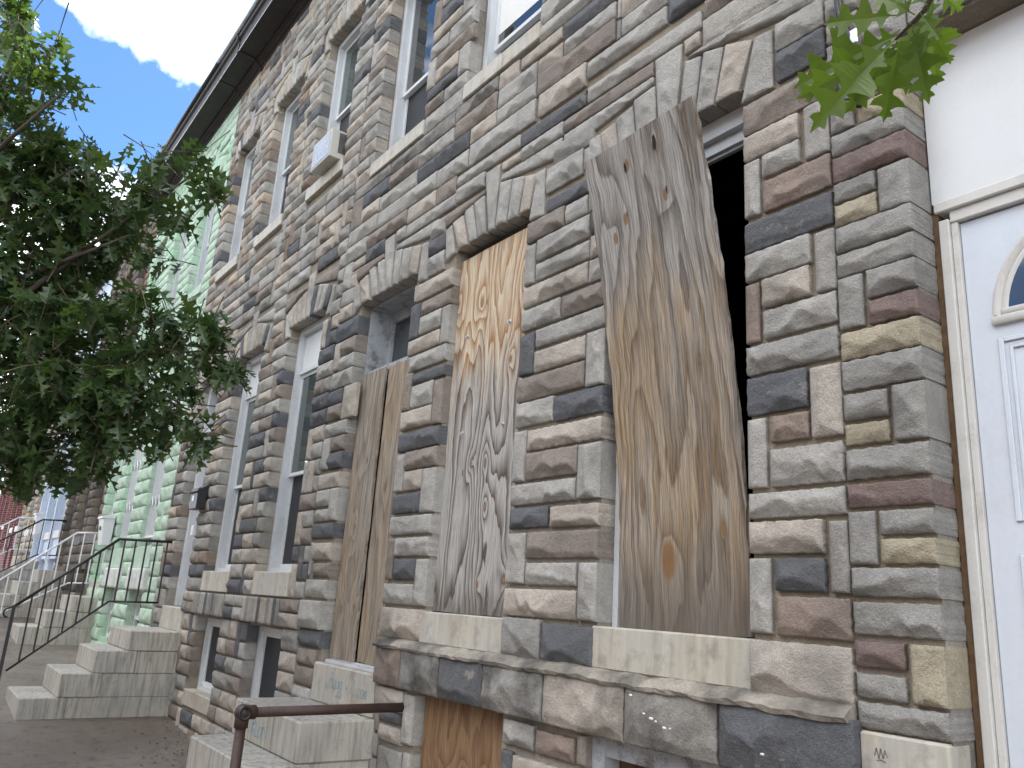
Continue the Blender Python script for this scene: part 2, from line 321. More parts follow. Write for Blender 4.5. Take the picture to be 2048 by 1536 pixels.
# ------------------------------------------------------------------ rock-faced stones
RNG = np.random.default_rng(7); random.seed(11)
def wob(t, rng, n=3, f0=1.0):
    o = np.zeros_like(t)
    for k in range(n): o += np.sin(t*f0*(k+1)*rng.uniform(2, 5)+rng.uniform(0, 6.3))/(k+1)
    return o/1.6
def stone_geo(P, p0=.014, relief=.038, cell=.012, back=.012, rback=None, bback=None, y0=0.0, rng=None, smooth_face=1.0):
    """P = TL,TR,BR,BL in (x,z). A pitched face: slopes rise from the edges to a wandering ridge, cut by chisel facets."""
    rng = rng or RNG; P = np.array(P, float)
    w = (np.linalg.norm(P[1]-P[0])+np.linalg.norm(P[2]-P[3]))/2; h = (np.linalg.norm(P[3]-P[0])+np.linalg.norm(P[2]-P[1]))/2
    nu = int(np.clip(round(w/cell), 4, 60)); nv = int(np.clip(round(h/cell), 4, 40))
    U, V = np.meshgrid(np.linspace(0, 1, nu+1), np.linspace(0, 1, nv+1))
    XZ = ((1-U)*(1-V))[..., None]*P[0]+(U*(1-V))[..., None]*P[1]+(U*V)[..., None]*P[2]+((1-U)*V)[..., None]*P[3]
    if w >= h*1.05: a, c, L, Wd = U*w, V*h, w, h
    else: a, c, L, Wd = V*h, U*w, h, w
    R = relief*min(1., Wd/.12)*rng.uniform(.85, 1.15)*smooth_face
    # the ridge between the broad upper face and the scooped lower one runs in arcs that meet in cusps
    kn = [0.]
    while kn[-1] < L: kn.append(kn[-1]+max(.05, rng.uniform(.5, 1.5)*Wd))
    kn = np.array(kn); lv = np.clip(rng.uniform(.52, .82, len(kn)), 0, .86); am = rng.uniform(.06, .34, len(kn))
    av = a[0] if a[0, 0] != a[0, -1] else a[:, 0]
    si = np.clip(np.searchsorted(kn, av, 'right')-1, 0, len(kn)-2); tt = (av-kn[si])/(kn[si+1]-kn[si])
    crv = Wd*np.clip(lv[si]*(1-tt)+lv[si+1]*tt-am[si]*(1-(2*tt-1)**2)*np.where(rng.random(len(kn))[si] < .75, 1, -.25), .2, .88)
    cr = np.broadcast_to(crv[None, :] if a[0, 0] != a[0, -1] else crv[:, None], a.shape)
    if rng.random() < .12: cr = Wd-cr
    cr = np.clip(cr+.03*Wd*wob(c/Wd*2, rng), .16*Wd, .9*Wd)
    hT = R*(.30+.70*c/cr); hB = R*(.08+.92*((Wd-c)/(Wd-cr))**1.2)
    def bev(d):
        e = Wd*rng.uniform(.14, .55); sl = rng.uniform(-.5, .5)
        return R*(.22+.78*d/np.maximum(e*(1+sl*(c/Wd-.5)*2), .012))
    H = np.minimum(np.minimum(hT, hB), np.minimum(bev(a), bev(L-a)))
    for k in range(2):
        th = rng.uniform(0, 6.28); g = rng.uniform(.15, .45)
        H = np.minimum(H, np.maximum(R*.45, R*rng.uniform(.75, 1.1)+g*((a-L*rng.uniform(.2, .8))*math.cos(th)+(c-Wd*rng.uniform(.3, .7))*math.sin(th))))
    edge = np.minimum(np.minimum(c, Wd-c), np.minimum(a, L-a))
    H = np.maximum(H, 0)+R*.06*wob(a/.05, rng, 2, .5)*wob(c/.04, rng, 2, .5)*np.clip(edge/.02, 0, 1)
    H = np.clip(H, 0, R*1.25)
    jx = np.clip(1-edge/.012, 0, 1)*.0022
    X = XZ[..., 0]+jx*wob(c*30, rng); Z = XZ[..., 1]+jx*wob(a*24, rng); Y = y0-(p0+H)
    n1 = nu+1
    v = np.stack([X, Y, Z], -1).reshape(-1, 3)
    i = (np.arange(nv)[:, None]*n1+np.arange(nu)[None]).ravel()
    F = np.stack([i, i+n1, i+n1+1, i+1], -1)
    # sides
    top = np.arange(nu+1); right = np.arange(nv+1)*n1+nu; bot = nv*n1+np.arange(nu, -1, -1); left = np.arange(nv, -1, -1)*n1
    ring = np.concatenate([top[:-1], right[:-1], bot[:-1], left[:-1]]); k = len(ring)
    rv = v[ring].copy(); rv[:, 1] = back
    if rback is not None: rv[nu:nu+nv+1, 1] = rback
    if bback is not None: rv[nu+nv:nu+nv+nu+1, 1] = bback
    b0 = len(v); j = np.arange(k); j2 = (j+1) % k
    S = np.stack([ring[j], ring[j2], b0+j2, b0+j], -1)
    return np.concatenate([v, rv]), np.concatenate([F, S]), len(F)
def np_mesh(name, v, f, mats, nsm=None, mi=None):
    me = bpy.data.meshes.new(name); me.vertices.add(len(v)); me.vertices.foreach_set('co', np.ascontiguousarray(v, dtype=np.float32).ravel())
    me.loops.add(f.size); me.loops.foreach_set('vertex_index', np.ascontiguousarray(f, dtype=np.int32).ravel())
    me.polygons.add(len(f)); me.polygons.foreach_set('loop_start', np.arange(0, f.size, f.shape[1], dtype=np.int32))
    for m in mats: me.materials.append(m)
    if mi is not None: me.polygons.foreach_set('material_index', np.asarray(mi, dtype=np.int32))
    sm = np.ones(len(f), bool)
    if nsm is not None: sm[nsm:] = False
    me.polygons.foreach_set('use_smooth', sm)
    me.update(calc_edges=True); me.validate(); return me
def rect(x0, x1, z0, z1): return [(x0, z1), (x1, z1), (x1, z0), (x0, z0)]
def emit(house, stones, mats, limit=300, name='stone', far=1.0):
    """stones: dicts P,k(+opts). The ones that show largest become parts, the remainder one joined part."""
    for s in stones:
        P = np.array(s['P']); c = P.mean(0); q = [project(x, -.02, z) for x, z in s['P']]
        ar = 0
        if all(q):
            xs = [a[0] for a in q]; ys = [a[1] for a in q]
            ar = abs(sum(xs[i]*ys[(i+1) % 4]-xs[(i+1) % 4]*ys[i] for i in range(4)))/2
            if max(xs) < 0 or min(xs) > 1024 or max(ys) < 0 or min(ys) > 768: ar *= .001
        s['ar'] = ar; d = (Vector((c[0], 0, c[1]))-CAM).length; s['cell'] = float(np.clip(d*.0023*far, .0075, .06)) if ar > 2 else .06
    stones.sort(key=lambda s: -s['ar']); J = []
    for i, s in enumerate(stones):
        o = {k: s[k] for k in ('p0', 'relief', 'rback', 'bback', 'y0', 'back', 'smooth_face') if k in s}
        v, f, ns = stone_geo(s['P'], cell=s['cell'], **o)
        if i < limit and s['ar'] > 25:
            c = v.mean(0); c[1] = 0; ob = bpy.data.objects.new(s.get('name', name), np_mesh(name, v-c, f, [mats[s['k']]], ns)); ob.location = c; link(ob, house)
        else: J.append((v, f, ns, s['k']))
    if J:
        keys = sorted({j[3] for j in J}); b = 0; V = []; F = []; MI = []
        for v, f, ns, k in J: V.append(v); F.append(f+b); MI += [keys.index(k)]*len(f); b += len(v)
        ob = bpy.data.objects.new('stone_facing', np_mesh('stone_facing', np.concatenate(V), np.concatenate(F), [mats[k] for k in keys], None, MI)); link(ob, house); ob['kind'] = 'stuff'
WT = [('l', .40), ('t', .17), ('r', .15), ('d', .11), ('g', .12), ('p', .05)]
def pick(rng, wt=WT):
    r = rng.random()*sum(b for a, b in wt)
    for a, b in wt:
        r -= b
        if r <= 0: return a
    return wt[0][0]
def fill(x0, x1, courses, blocked, rng, wt=WT, wmin=.22, wmax=.62, gap=.007, pv=.16):
    """coursed ashlar with upright jumpers, laid round whatever is already there"""
    out = []; blocked = list(blocked)
    for ci in range(len(courses)-1):
        z0, z1 = courses[ci], courses[ci+1]
        B = sorted((b[0], b[1]) for b in blocked if b[2] < z1-.025 and b[3] > z0+.025)
        iv = []; cur = x0
        for a, b in B:
            if a > cur: iv.append((cur, min(a, x1)))
            cur = max(cur, b)
        if cur < x1: iv.append((cur, x1))
        up = courses[ci+2] if ci+2 < len(courses) else None
        for a, b in iv:
            if b-a < .035: continue
            x = a
            while x < b-.03:
                rem = b-x
                if up and rem > .2 and rng.random() < pv:
                    wv = rng.uniform(.08, .13)
                    if not any(q[2] < up-.02 and q[3] > z1+.02 and q[0] < x+wv and q[1] > x for q in blocked):
                        out.append((x+gap, x+wv-gap, z0+gap, up-gap, pick(rng, wt))); blocked.append((x, x+wv, z0, up)); x += wv; continue
                ww = rng.uniform(wmin, wmax)
                if rem-ww < .13: ww = rem if rem < wmax*1.25 else rem*rng.uniform(.4, .6)
                if min(x+ww, b)-x > .035: out.append((x+gap, min(x+ww, b)-gap, z0+gap, z1-gap, pick(rng, wt)))
                x += ww
    return out
def parse(s):
    o = []
    for t in s.split(';'):
        q = t.split(','); o.append((*map(float, q[:-1]), q[-1]))
    return o
def wall_front(house, x0, x1, z0, z1, ops, mat, depth=.22, grow=.004, y=0.0, name='wall'):
    m = MB(); ops = [(a-grow, b+grow, c-grow, d+grow) for a, b, c, d in ops]
    xs = sorted({x0, x1, *[o[0] for o in ops], *[o[1] for o in ops]}); zs = sorted({z0, z1, *[o[2] for o in ops], *[o[3] for o in ops]})
    xs = [v for v in xs if x0 <= v <= x1]; zs = [v for v in zs if z0 <= v <= z1]
    for i in range(len(xs)-1):
        for j in range(len(zs)-1):
            cx, cz = (xs[i]+xs[i+1])/2, (zs[j]+zs[j+1])/2
            if any(o[0] < cx < o[1] and o[2] < cz < o[3] for o in ops): continue
            m.quad((xs[i], y, zs[j]), (xs[i+1], y, zs[j]), (xs[i+1], y, zs[j+1]), (xs[i], y, zs[j+1]))
    for a, b, c, d in ops:
        m.quad((a, y, c), (a, y+depth, c), (a, y+depth, d), (a, y, d)); m.quad((b, y+depth, c), (b, y, c), (b, y, d), (b, y+depth, d))
        m.quad((a, y, d), (a, y+depth, d), (b, y+depth, d), (b, y, d)); m.quad((a, y+depth, c), (a, y, c), (b, y, c), (b, y+depth, c))
    return m.build(name, mat, house)
def shell(house, x0, x1, z0, z1, depth=9.0):
    """party walls, back, roof and floors behind the front"""
    m = MB(); e = .003
    m.box(x0+e, x0+.12, .012, depth, z0, z1); m.box(x1-.12, x1-e, .012, depth, z0, z1); m.box(x0+.121, x1-.121, depth-.2, depth, z0, z1)
    m.build('party_wall', BODY, house)
    f = MB(); zb = z0+2.3
    for z in (zb, zb+3.35): f.box(x0+.121, x1-.121, .23, depth-.21, z-.15, z)
    f.build('floor_slab', DARK, house)
    r = MB(); r.prism([(-.02, z1), (depth+.1, z1-.25), (depth+.1, z1-.15), (-.02, z1+.1)], x0+e, x1-e); r.build('roof', ROOF, house)
def cornice(house, x0, x1, zb, out=.36, joint=None):
    e = .004
    prof = [(.03, zb), (-.03, zb), (-.035, zb+.035), (-.07, zb+.045), (-.075, zb+.075), (-.115, zb+.085), (-.12, zb+.125), (-out+.02, zb+.135), (-out+.02, zb+.12), (-out, zb+.12), (-out, zb+.29), (-out-.03, zb+.31), (-out-.045, zb+.42), (-out-.02, zb+.43), (.03, zb+.5)]
    segs = [(x0+e, x1-e)] if joint is None else [(x0+e, joint-.006), (joint+.006, x1-e)]
    root = None
    for a, b in segs:
        o = MB().prism(prof, a, b).build('cornice', CORN, house)
        root = root or o
    if joint: MB().prism([(y-.012, z-.012) for y, z in prof], joint-.03, joint+.015).build('cornice_joint', CORN, root)
    g = MB().tube([(x0+e, -out-.035, zb+.40), (x1-e, -out-.035, zb+.40)], .045, 10); g.build('gutter', GUTTER, root, True)
    MB().box(x0+e, x1-e, -out-.006, -out-.001, zb+.116, zb+.128).build('drip_edge', VINYL, root)
def window(house, x0, x1, z0, z1, y=.085, panel=0.0, split=.5, shade=0.0, screen=True, gl=None, fr=None, name='window', grille=False):
    """casing, two sashes, panes; y is where the casing face sits behind the stone"""
    gl = gl or GLASS; fr = fr or VINYL; cw = .055
    m = MB(); m.box(x0, x0+cw, y, y+.13, z0, z1).box(x1-cw, x1, y, y+.13, z0, z1).box(x0+cw, x1-cw, y, y+.13, z1-.06, z1).box(x0+cw, x1-cw, y, y+.15, z0, z0+.035)
    win = m.build(name, fr, house)
    a, b = x0+cw+.001, x1-cw-.001; t = z1-.061
    if panel:
        MB().box(a, b, y+.05, y+.08, t-panel, t-.001).build('transom_panel', WHITE, win); t -= panel
        MB().box(a, b, y+.03, y+.10, t-.035, t-.001).build('head_trim', fr, win); t -= .036
    zm = z0+.036+(t-z0-.036)*split; r = .032
    def sash(q0, q1, yy, mat, nm='sash', top=r, bot=r):
        s = MB(); s.box(a, a+r, yy, yy+.03, q0, q1).box(b-r, b, yy, yy+.03, q0, q1).box(a+r, b-r, yy, yy+.03, q1-top, q1).box(a+r, b-r, yy, yy+.03, q0, q0+bot)
        so_ = s.build(nm, WHITE, win); MB().box(a+r-.004, b-r+.004, yy+.012, yy+.018, q0+bot-.004, q1-top+.004).build('pane', mat, win)
        return so_
    sash(zm-.02, t, y+.055, gl, 'upper_sash'); sash(z0+.036, zm+.018, y+.088, SCREEN if screen else gl, 'lower_sash', .036, .045)
    if shade: MB().box(a+r, b-r, y+.0662, y+.0668, t-r-(t-zm)*shade, t-r).build('roller_shade', SHADE, win)
    if grille: pass
    return win
def sill(house, x0, x1, z0, z1, proud=.03, mat=None):
    return MB().box(x0, x1, -proud, .10, z0, z1, 0, .006).build('sill', mat or MARBLE, house)
def arch(cx, zb, wt=None, rng=RNG, hw=.43):
    """flat arch of fanned voussoirs with a tall key, and the two tapering stones that follow its back"""
    S = []; n = 4
    def top(x): return zb+.305-.11*(abs(x)/.5)**1.6*1.05
    for sgn in (-1, 1):
        xb = [.05+(hw-.05)*i/n for i in range(n+1)]; xt = [.085+(hw+.02)*(i/n)**1.0 for i in range(n+1)]
        for i in range(n):
            g = .006; a, b, c, d = xb[i]+g, xb[i+1]-g, xt[i]+g, xt[i+1]-g
            if i == n-1: b = hw+.0; P = [(c, top(c)), (d, top(d)), (b+.11, zb-.09), (b+.002, zb-.09)] if False else [(c, top(c)), (d, top(d)), (b, zb), (a, zb)]
            else: P = [(c, top(c)), (d, top(d)), (b, zb), (a, zb)]
            P = [(cx+sgn*x, z) for x, z in P]
            if sgn < 0: P = [P[1], P[0], P[3], P[2]]
            S.append(dict(P=P, k=pick(rng, wt or [('l', .6), ('t', .2), ('r', .1), ('d', .1)]), bback=.08, name='voussoir'))
        e0, e1 = hw+.004, hw+.10
        P = [(xt[n]+.008, top(xt[n])), (e1+.04, top(xt[n])+.0), (e1, zb-.09), (e0, zb-.09)]
        P = [(cx+sgn*x, z) for x, z in P]
        if sgn < 0: P = [P[1], P[0], P[3], P[2]]
        S.append(dict(P=P, k='l', name='voussoir', rback=.08 if sgn < 0 else None))
        P = [(.09, zb+.345), (hw+.19, zb+.345), (hw+.19, top(hw+.05)+.012), (.09, top(.09)+.012)]
        P = [(cx+sgn*x, z) for x, z in P]
        if sgn < 0: P = [P[1], P[0], P[3], P[2]]
        S.append(dict(P=P, k=pick(rng, wt or WT)))
    S.append(dict(P=[(cx-.08, zb+.45), (cx+.08, zb+.45), (cx+.044, zb), (cx-.044, zb)], k='l', bback=.08, name='keystone', relief=.03))
    blk = [(cx-hw-.19, cx+hw+.19, zb+.0, zb+.35), (cx-.09, cx+.09, zb+.3, zb+.455), (cx-hw-.11, cx+hw+.11, zb-.095, zb+.3)]
    return S, blk
def corner(stones, ops, rb=.085):
    """stones that end at the left edge of an opening return into its jamb; those over one return into its soffit"""
    for s in stones:
        P = np.array(s['P']); x1 = P[:, 0].max(); z0, z1 = P[:, 1].min(), P[:, 1].max()
        for a, b, c, d in ops:
            if abs(x1-a) < .03 and z1 > c-.02 and z0 < d:
                s['rback'] = rb; s['P'] = [(a if abs(x-x1) < .03 else x, z) for x, z in s['P']]
    return stones
def soldier(x0, x1, z0, z1, p0, rng, wt=WT):
    n = max(1, round((x1-x0)/.075)); q = np.linspace(x0, x1, n+1); return [dict(P=rect(q[i]+.003, q[i+1]-.003, z0, z1), k=pick(rng, wt), p0=p0, relief=.02) for i in range(n)]
ST_R="-1.816,-1.585,3.976,4.107,l;-1.815,-1.585,3.822,3.962,d;-1.990,-1.585,3.640,3.785,r;-1.990,-1.719,3.515,3.628,t;-1.691,-1.585,3.393,3.630,p;-1.897,-1.718,3.402,3.502,l;-1.990,-1.916,3.244,3.505,l;-1.895,-1.585,3.241,3.378,b;-1.990,-1.585,3.083,3.213,d;-1.990,-1.686,2.953,3.073,l;-1.665,-1.585,2.814,3.063,p;-1.910,-1.692,2.821,2.940,t;-1.990,-1.928,2.687,2.940,b;-1.906,-1.585,2.688,2.803,l;-1.990,-1.585,2.550,2.666,g;-1.990,-1.721,2.384,2.534,d;-1.702,-1.585,2.262,2.527,k;-1.884,-1.719,2.265,2.365,b;-1.990,-1.909,2.098,2.367,l;-1.887,-1.585,2.094,2.235,p;-1.990,-1.585,1.980,2.074,l;-1.990,-1.676,1.849,1.966,t;-1.652,-1.585,1.715,1.959,p;-1.878,-1.675,1.715,1.830,d;-1.990,-1.900,1.564,1.832,l;-1.874,-1.585,1.561,1.696,b;-1.990,-1.585,1.347,1.539,k;-3.376,-3.019,3.793,3.878,d;-3.550,-3.211,3.659,3.783,r;-3.201,-3.016,3.666,3.771,l;-3.448,-2.992,3.519,3.646,l;-3.550,-3.460,3.392,3.637,l;-3.445,-2.985,3.394,3.494,l;-3.550,-2.990,3.253,3.371,t;-3.550,-3.204,3.111,3.231,l;-3.190,-2.845,3.103,3.225,r;-3.410,-2.845,2.987,3.087,l;-3.550,-3.423,2.847,3.082,d;-3.411,-2.987,2.842,2.959,t;-2.974,-2.845,2.682,2.968,l;-3.550,-2.986,2.691,2.824,r;-3.550,-3.224,2.549,2.681,l;-3.214,-2.845,2.540,2.669,d;-3.432,-2.845,2.408,2.516,t;-3.550,-3.442,2.249,2.527,l;-3.431,-3.013,2.250,2.392,r;-3.003,-2.845,2.119,2.390,l;-3.550,-3.019,2.122,2.230,l;-3.550,-3.223,1.999,2.103,d;-3.206,-2.845,1.994,2.097,t;-3.386,-2.845,1.843,1.973,r;-3.550,-3.396,1.717,1.973,l;-3.378,-2.990,1.712,1.819,l;-2.968,-2.845,1.558,1.818,l;-3.550,-2.978,1.556,1.690,t;-3.550,-3.236,1.353,1.546,g;-3.222,-2.845,1.351,1.531,d;-4.852,-4.370,3.649,3.772,t;-4.761,-4.370,3.518,3.618,r;-4.900,-4.775,3.373,3.630,d;-4.765,-4.477,3.383,3.508,l;-4.460,-4.370,3.246,3.508,l;-4.900,-4.473,3.256,3.358,t;-4.860,-4.370,3.125,3.234,l;-4.781,-4.370,3.019,3.093,d;-4.900,-4.794,2.850,3.115,r;-4.784,-4.498,2.852,3.009,l;-4.479,-4.370,2.702,2.997,r;-4.900,-4.489,2.714,2.839,t;-4.900,-4.370,2.564,2.684,d;-4.779,-4.370,2.429,2.550,r;-4.900,-4.789,2.290,2.546,l;-4.773,-4.536,2.291,2.419,t;-4.525,-4.370,2.136,2.416,l;-4.900,-4.535,2.145,2.266,d;-4.900,-4.370,2.005,2.122,l;-4.805,-4.370,1.867,1.983,l;-4.900,-4.815,1.720,1.983,r;-4.795,-4.512,1.721,1.849,d;-4.502,-4.370,1.571,1.847,l;-4.900,-4.512,1.569,1.694,l;-4.900,-4.370,1.365,1.546,t;-3.305,-2.845,4.920,5.036,d;-3.290,-2.845,4.808,4.910,l;-3.541,-2.845,4.658,4.798,r;-3.550,-3.069,5.171,5.328,l;-3.550,-2.921,5.048,5.161,l;-3.737,-3.321,4.956,5.038,t;-4.511,-3.988,4.798,4.936,r;-4.519,-3.989,4.946,5.059,s;-3.972,-3.555,4.782,4.921,l;-3.973,-3.552,4.663,4.772,l;-4.294,-3.983,4.668,4.784,t;-4.287,-3.551,4.495,4.651,l;-5.015,-4.304,4.658,4.783,d;-4.706,-4.297,4.496,4.635,l;-4.416,-3.687,4.376,4.463,l;-3.677,-3.071,4.362,4.454,d;-3.663,-3.263,4.257,4.347,l;-3.875,-3.682,4.283,4.340,t;-3.393,-3.074,3.925,4.083,l;-3.514,-3.080,4.492,4.645,t;-3.253,-2.546,4.263,4.342,r;-3.055,-2.228,4.360,4.453,l;-3.067,-2.455,4.523,4.628,l;-2.791,-2.457,4.645,4.750,l;-2.796,-2.459,4.760,4.884,t;-2.440,-2.221,4.516,4.642,d;-2.207,-1.808,4.389,4.486,r;-2.216,-1.585,4.228,4.379,l;-2.336,-2.238,4.265,4.342,t;-6.192,-5.888,5.073,5.196,t;-6.192,-5.973,5.229,5.330,l;-6.192,-5.513,4.962,5.063,s;-5.502,-4.531,4.938,5.056,s;-5.502,-5.036,4.803,4.928,r;-5.026,-4.521,4.798,4.916,l;-5.990,-5.512,4.815,4.943,d;-5.642,-5.025,4.656,4.788,l;-5.647,-4.716,4.506,4.646,l;-5.991,-5.656,4.675,4.805,t;-6.192,-6.001,4.674,4.952,r;-6.192,-5.657,4.519,4.664,l;-5.795,-5.129,4.374,4.496,r;-5.115,-4.704,4.355,4.486,t;-4.694,-4.427,4.354,4.485,r;-5.117,-4.422,4.252,4.344,l;-5.277,-5.127,4.261,4.358,l;-4.412,-4.068,4.255,4.366,l;-6.192,-5.808,4.364,4.507,l;-5.794,-5.464,4.246,4.364,d;-6.040,-5.804,4.259,4.333,t;-6.192,-6.050,4.108,4.351,l;-4.736,-4.510,3.961,4.078,d;-4.716,-4.505,3.803,3.946,l;-6.192,-5.946,3.961,4.098,l;-6.192,-5.945,3.825,3.948,t;-6.192,-5.800,3.645,3.801,d;-6.070,-5.800,3.498,3.630,r;-6.192,-6.085,3.396,3.635,t;-6.075,-5.800,3.374,3.488,l;-6.192,-5.800,3.227,3.364,l;-6.192,-5.933,3.096,3.213,d;-5.908,-5.685,2.944,3.217,t;-6.192,-5.918,2.965,3.086,r;-6.192,-5.800,2.827,2.934,l;-6.047,-5.800,2.697,2.813,r;-6.192,-6.057,2.560,2.817,l;-6.044,-5.800,2.553,2.682,d;-6.192,-5.800,2.405,2.521,t;-6.192,-5.942,2.265,2.392,l;-5.930,-5.800,2.147,2.395,l;-6.192,-5.940,2.148,2.241,l;-6.192,-5.800,2.016,2.129,d;-6.137,-5.800,1.854,1.979,t;-6.192,-6.147,1.734,1.989,l;-6.078,-5.800,1.729,1.827,r;-6.192,-5.800,1.572,1.704,l;-4.556,-4.410,5.887,6.054,l;-4.895,-4.571,6.023,6.159,d;-5.013,-4.905,6.020,6.290,r;-4.997,-4.566,5.900,6.004,t;-4.726,-4.370,5.737,5.877,l;-5.014,-4.736,5.751,5.868,l;-4.895,-4.370,5.604,5.727,r;-4.546,-4.421,5.346,5.588,l;-4.897,-4.565,5.478,5.594,t;-5.024,-4.908,5.469,5.739,l;-5.002,-4.556,5.368,5.459,d;-4.729,-4.410,5.223,5.336,l;-5.005,-4.742,5.237,5.346,r;-4.991,-4.448,5.069,5.213,l"
ST_A="-1.575,-1.433,3.961,4.073,p;-1.575,-1.442,3.867,3.953,t;-1.426,-1.285,3.858,3.935,r;-1.575,-1.285,3.755,3.850,g;-1.575,-1.285,3.641,3.747,g;-1.575,-1.479,3.455,3.629,g;-1.458,-1.285,3.538,3.618,g;-1.460,-1.285,3.449,3.530,y;-1.575,-1.285,3.350,3.440,g;-1.575,-1.285,3.240,3.342,m;-1.575,-1.411,3.157,3.232,g;-1.575,-1.410,3.058,3.142,y;-1.396,-1.285,3.056,3.227,g;-1.575,-1.285,2.950,3.048,g;-1.575,-1.285,2.851,2.938,g;-1.575,-1.482,2.644,2.842,g;-1.463,-1.285,2.740,2.843,g;-1.463,-1.285,2.640,2.726,m;-1.575,-1.285,2.528,2.628,y;-1.575,-1.285,2.413,2.520,g;-1.575,-1.414,2.305,2.397,g;-1.575,-1.415,2.216,2.288,y;-1.393,-1.285,2.213,2.405,g;-1.575,-1.285,2.095,2.198,g;-1.575,-1.285,1.998,2.078,m;-1.575,-1.482,1.811,1.984,g;-1.465,-1.285,1.905,1.983,g;-1.466,-1.285,1.811,1.890,y;-1.575,-1.285,1.706,1.797,g;-1.575,-1.285,1.584,1.687,g;-1.575,-1.409,1.483,1.562,m;-1.575,-1.411,1.389,1.463,g;-1.389,-1.285,1.387,1.563,y;-1.575,-1.285,1.297,1.376,g"
ST_K="-4.848,-4.523,1.105,1.341,b;-4.517,-4.082,1.108,1.319,g;-4.076,-3.648,1.093,1.316,d;-3.642,-3.151,1.092,1.312,g;-3.143,-2.609,1.099,1.311,t;-2.601,-2.119,1.087,1.319,s;-2.108,-1.568,1.088,1.308,d"
ST_B="-3.492,-3.247,0.949,1.063,l;-3.229,-2.952,0.945,1.049,b;-3.498,-3.409,0.760,0.919,d;-3.399,-2.939,0.748,0.908,t;-4.495,-4.248,0.789,1.062,l;-4.456,-4.200,0.518,0.744,l;-4.784,-4.519,0.876,0.936,d;-4.777,-4.505,0.767,0.858,t;-4.762,-4.466,0.554,0.738,g"
ST_Q="-3.870,4.247,-3.268,4.241,-3.264,4.121,-3.874,4.210,l;-3.249,4.246,-2.542,4.252,-2.544,4.213,-3.247,4.122,l;-2.195,4.236,-1.586,4.211,-1.591,4.104,-2.326,4.230,l;-5.253,4.227,-4.633,4.228,-4.614,4.113,-5.254,4.195,l;-4.613,4.218,-4.064,4.221,-4.061,4.198,-4.595,4.105,r;-6.046,4.242,-5.464,4.233,-5.456,4.196,-6.024,4.115,r;-1.920,4.111,-1.834,4.103,-1.835,3.812,-1.997,3.808,l;-2.081,4.173,-1.939,4.115,-2.017,3.895,-2.145,3.903,t;-2.212,4.202,-2.098,4.167,-2.158,3.901,-2.260,3.896,l;-2.329,4.217,-2.234,4.195,-2.273,3.887,-2.375,3.891,l;-2.529,4.339,-2.351,4.336,-2.393,3.892,-2.496,3.893,l;-2.679,4.181,-2.533,4.192,-2.514,3.906,-2.644,3.928,l;-2.809,4.134,-2.689,4.157,-2.654,3.910,-2.771,3.912,l;-2.930,4.109,-2.820,4.122,-2.778,3.909,-2.883,3.909,t;-3.025,4.105,-2.938,4.107,-2.894,3.902,-2.999,3.912,l;-3.485,4.104,-3.415,4.104,-3.404,3.797,-3.539,3.806,l;-3.603,4.134,-3.494,4.102,-3.551,3.884,-3.643,3.883,t;-3.736,4.170,-3.613,4.139,-3.669,3.896,-3.769,3.897,l;-3.875,4.200,-3.747,4.174,-3.790,3.901,-3.895,3.906,l;-4.056,4.340,-3.897,4.346,-3.910,3.898,-3.973,3.886,l;-4.172,4.170,-4.060,4.183,-4.002,3.896,-4.092,3.907,l;-4.287,4.142,-4.196,4.172,-4.103,3.904,-4.195,3.908,l;-4.431,4.121,-4.304,4.133,-4.216,3.887,-4.323,3.887,t;-4.515,4.092,-4.442,4.111,-4.346,3.880,-4.476,3.843,l;-4.835,4.096,-4.751,4.087,-4.725,3.793,-4.849,3.796,l;-4.974,4.125,-4.857,4.100,-4.897,3.884,-5.015,3.885,t;-5.124,4.157,-4.997,4.133,-5.025,3.876,-5.155,3.889,l;-5.261,4.182,-5.154,4.168,-5.178,3.889,-5.259,3.889,l;-5.469,4.343,-5.307,4.350,-5.276,3.891,-5.362,3.904,l;-5.551,4.179,-5.447,4.183,-5.369,3.882,-5.475,3.893,l;-5.701,4.162,-5.606,4.171,-5.486,3.890,-5.597,3.884,l;-5.860,4.106,-5.726,4.131,-5.638,3.895,-5.781,3.897,t;-5.960,4.096,-5.878,4.098,-5.819,3.888,-5.916,3.817,l"
# ------------------------------------------------------------------ setting
def strip(name, y0, y1, dz, mat, x0=-300, x1=200, n=1):
    m = MB(); xs = [x0, -150, -60, -40, -30, -22, -15, -12, -9.3, -6, -3, 0, 5, 20, 60, x1]
    for a, b in zip(xs[:-1], xs[1:]): m.quad((a, y0, zg(a)+dz), (b, y0, zg(b)+dz), (b, y1, zg(b)+dz), (a, y1, zg(a)+dz))
    return setp(m.build(name, mat), kind='structure')
strip('ground', -300, 300, -.15, ASPH)
strip('sidewalk', -3.45, .15, 0, PAVE)
m = MB()
for a, b in zip(range(-60, 10, 3), range(-57, 13, 3)): m.add([(a+.01, -3.6, zg(a)-.2), (b-.01, -3.6, zg(b)-.2), (b-.01, -3.451, zg(b)-.2), (a+.01, -3.451, zg(a)-.2), (a+.01, -3.6, zg(a)+.004), (b-.01, -3.6, zg(b)+.004), (b-.01, -3.451, zg(b)+.004), (a+.01, -3.451, zg(a)+.004)], [(0,3,2,1),(4,5,6,7),(0,1,5,4),(1,2,6,5),(2,3,7,6),(3,0,4,7)])
setp(m.build('kerb', KERB), kind='structure')

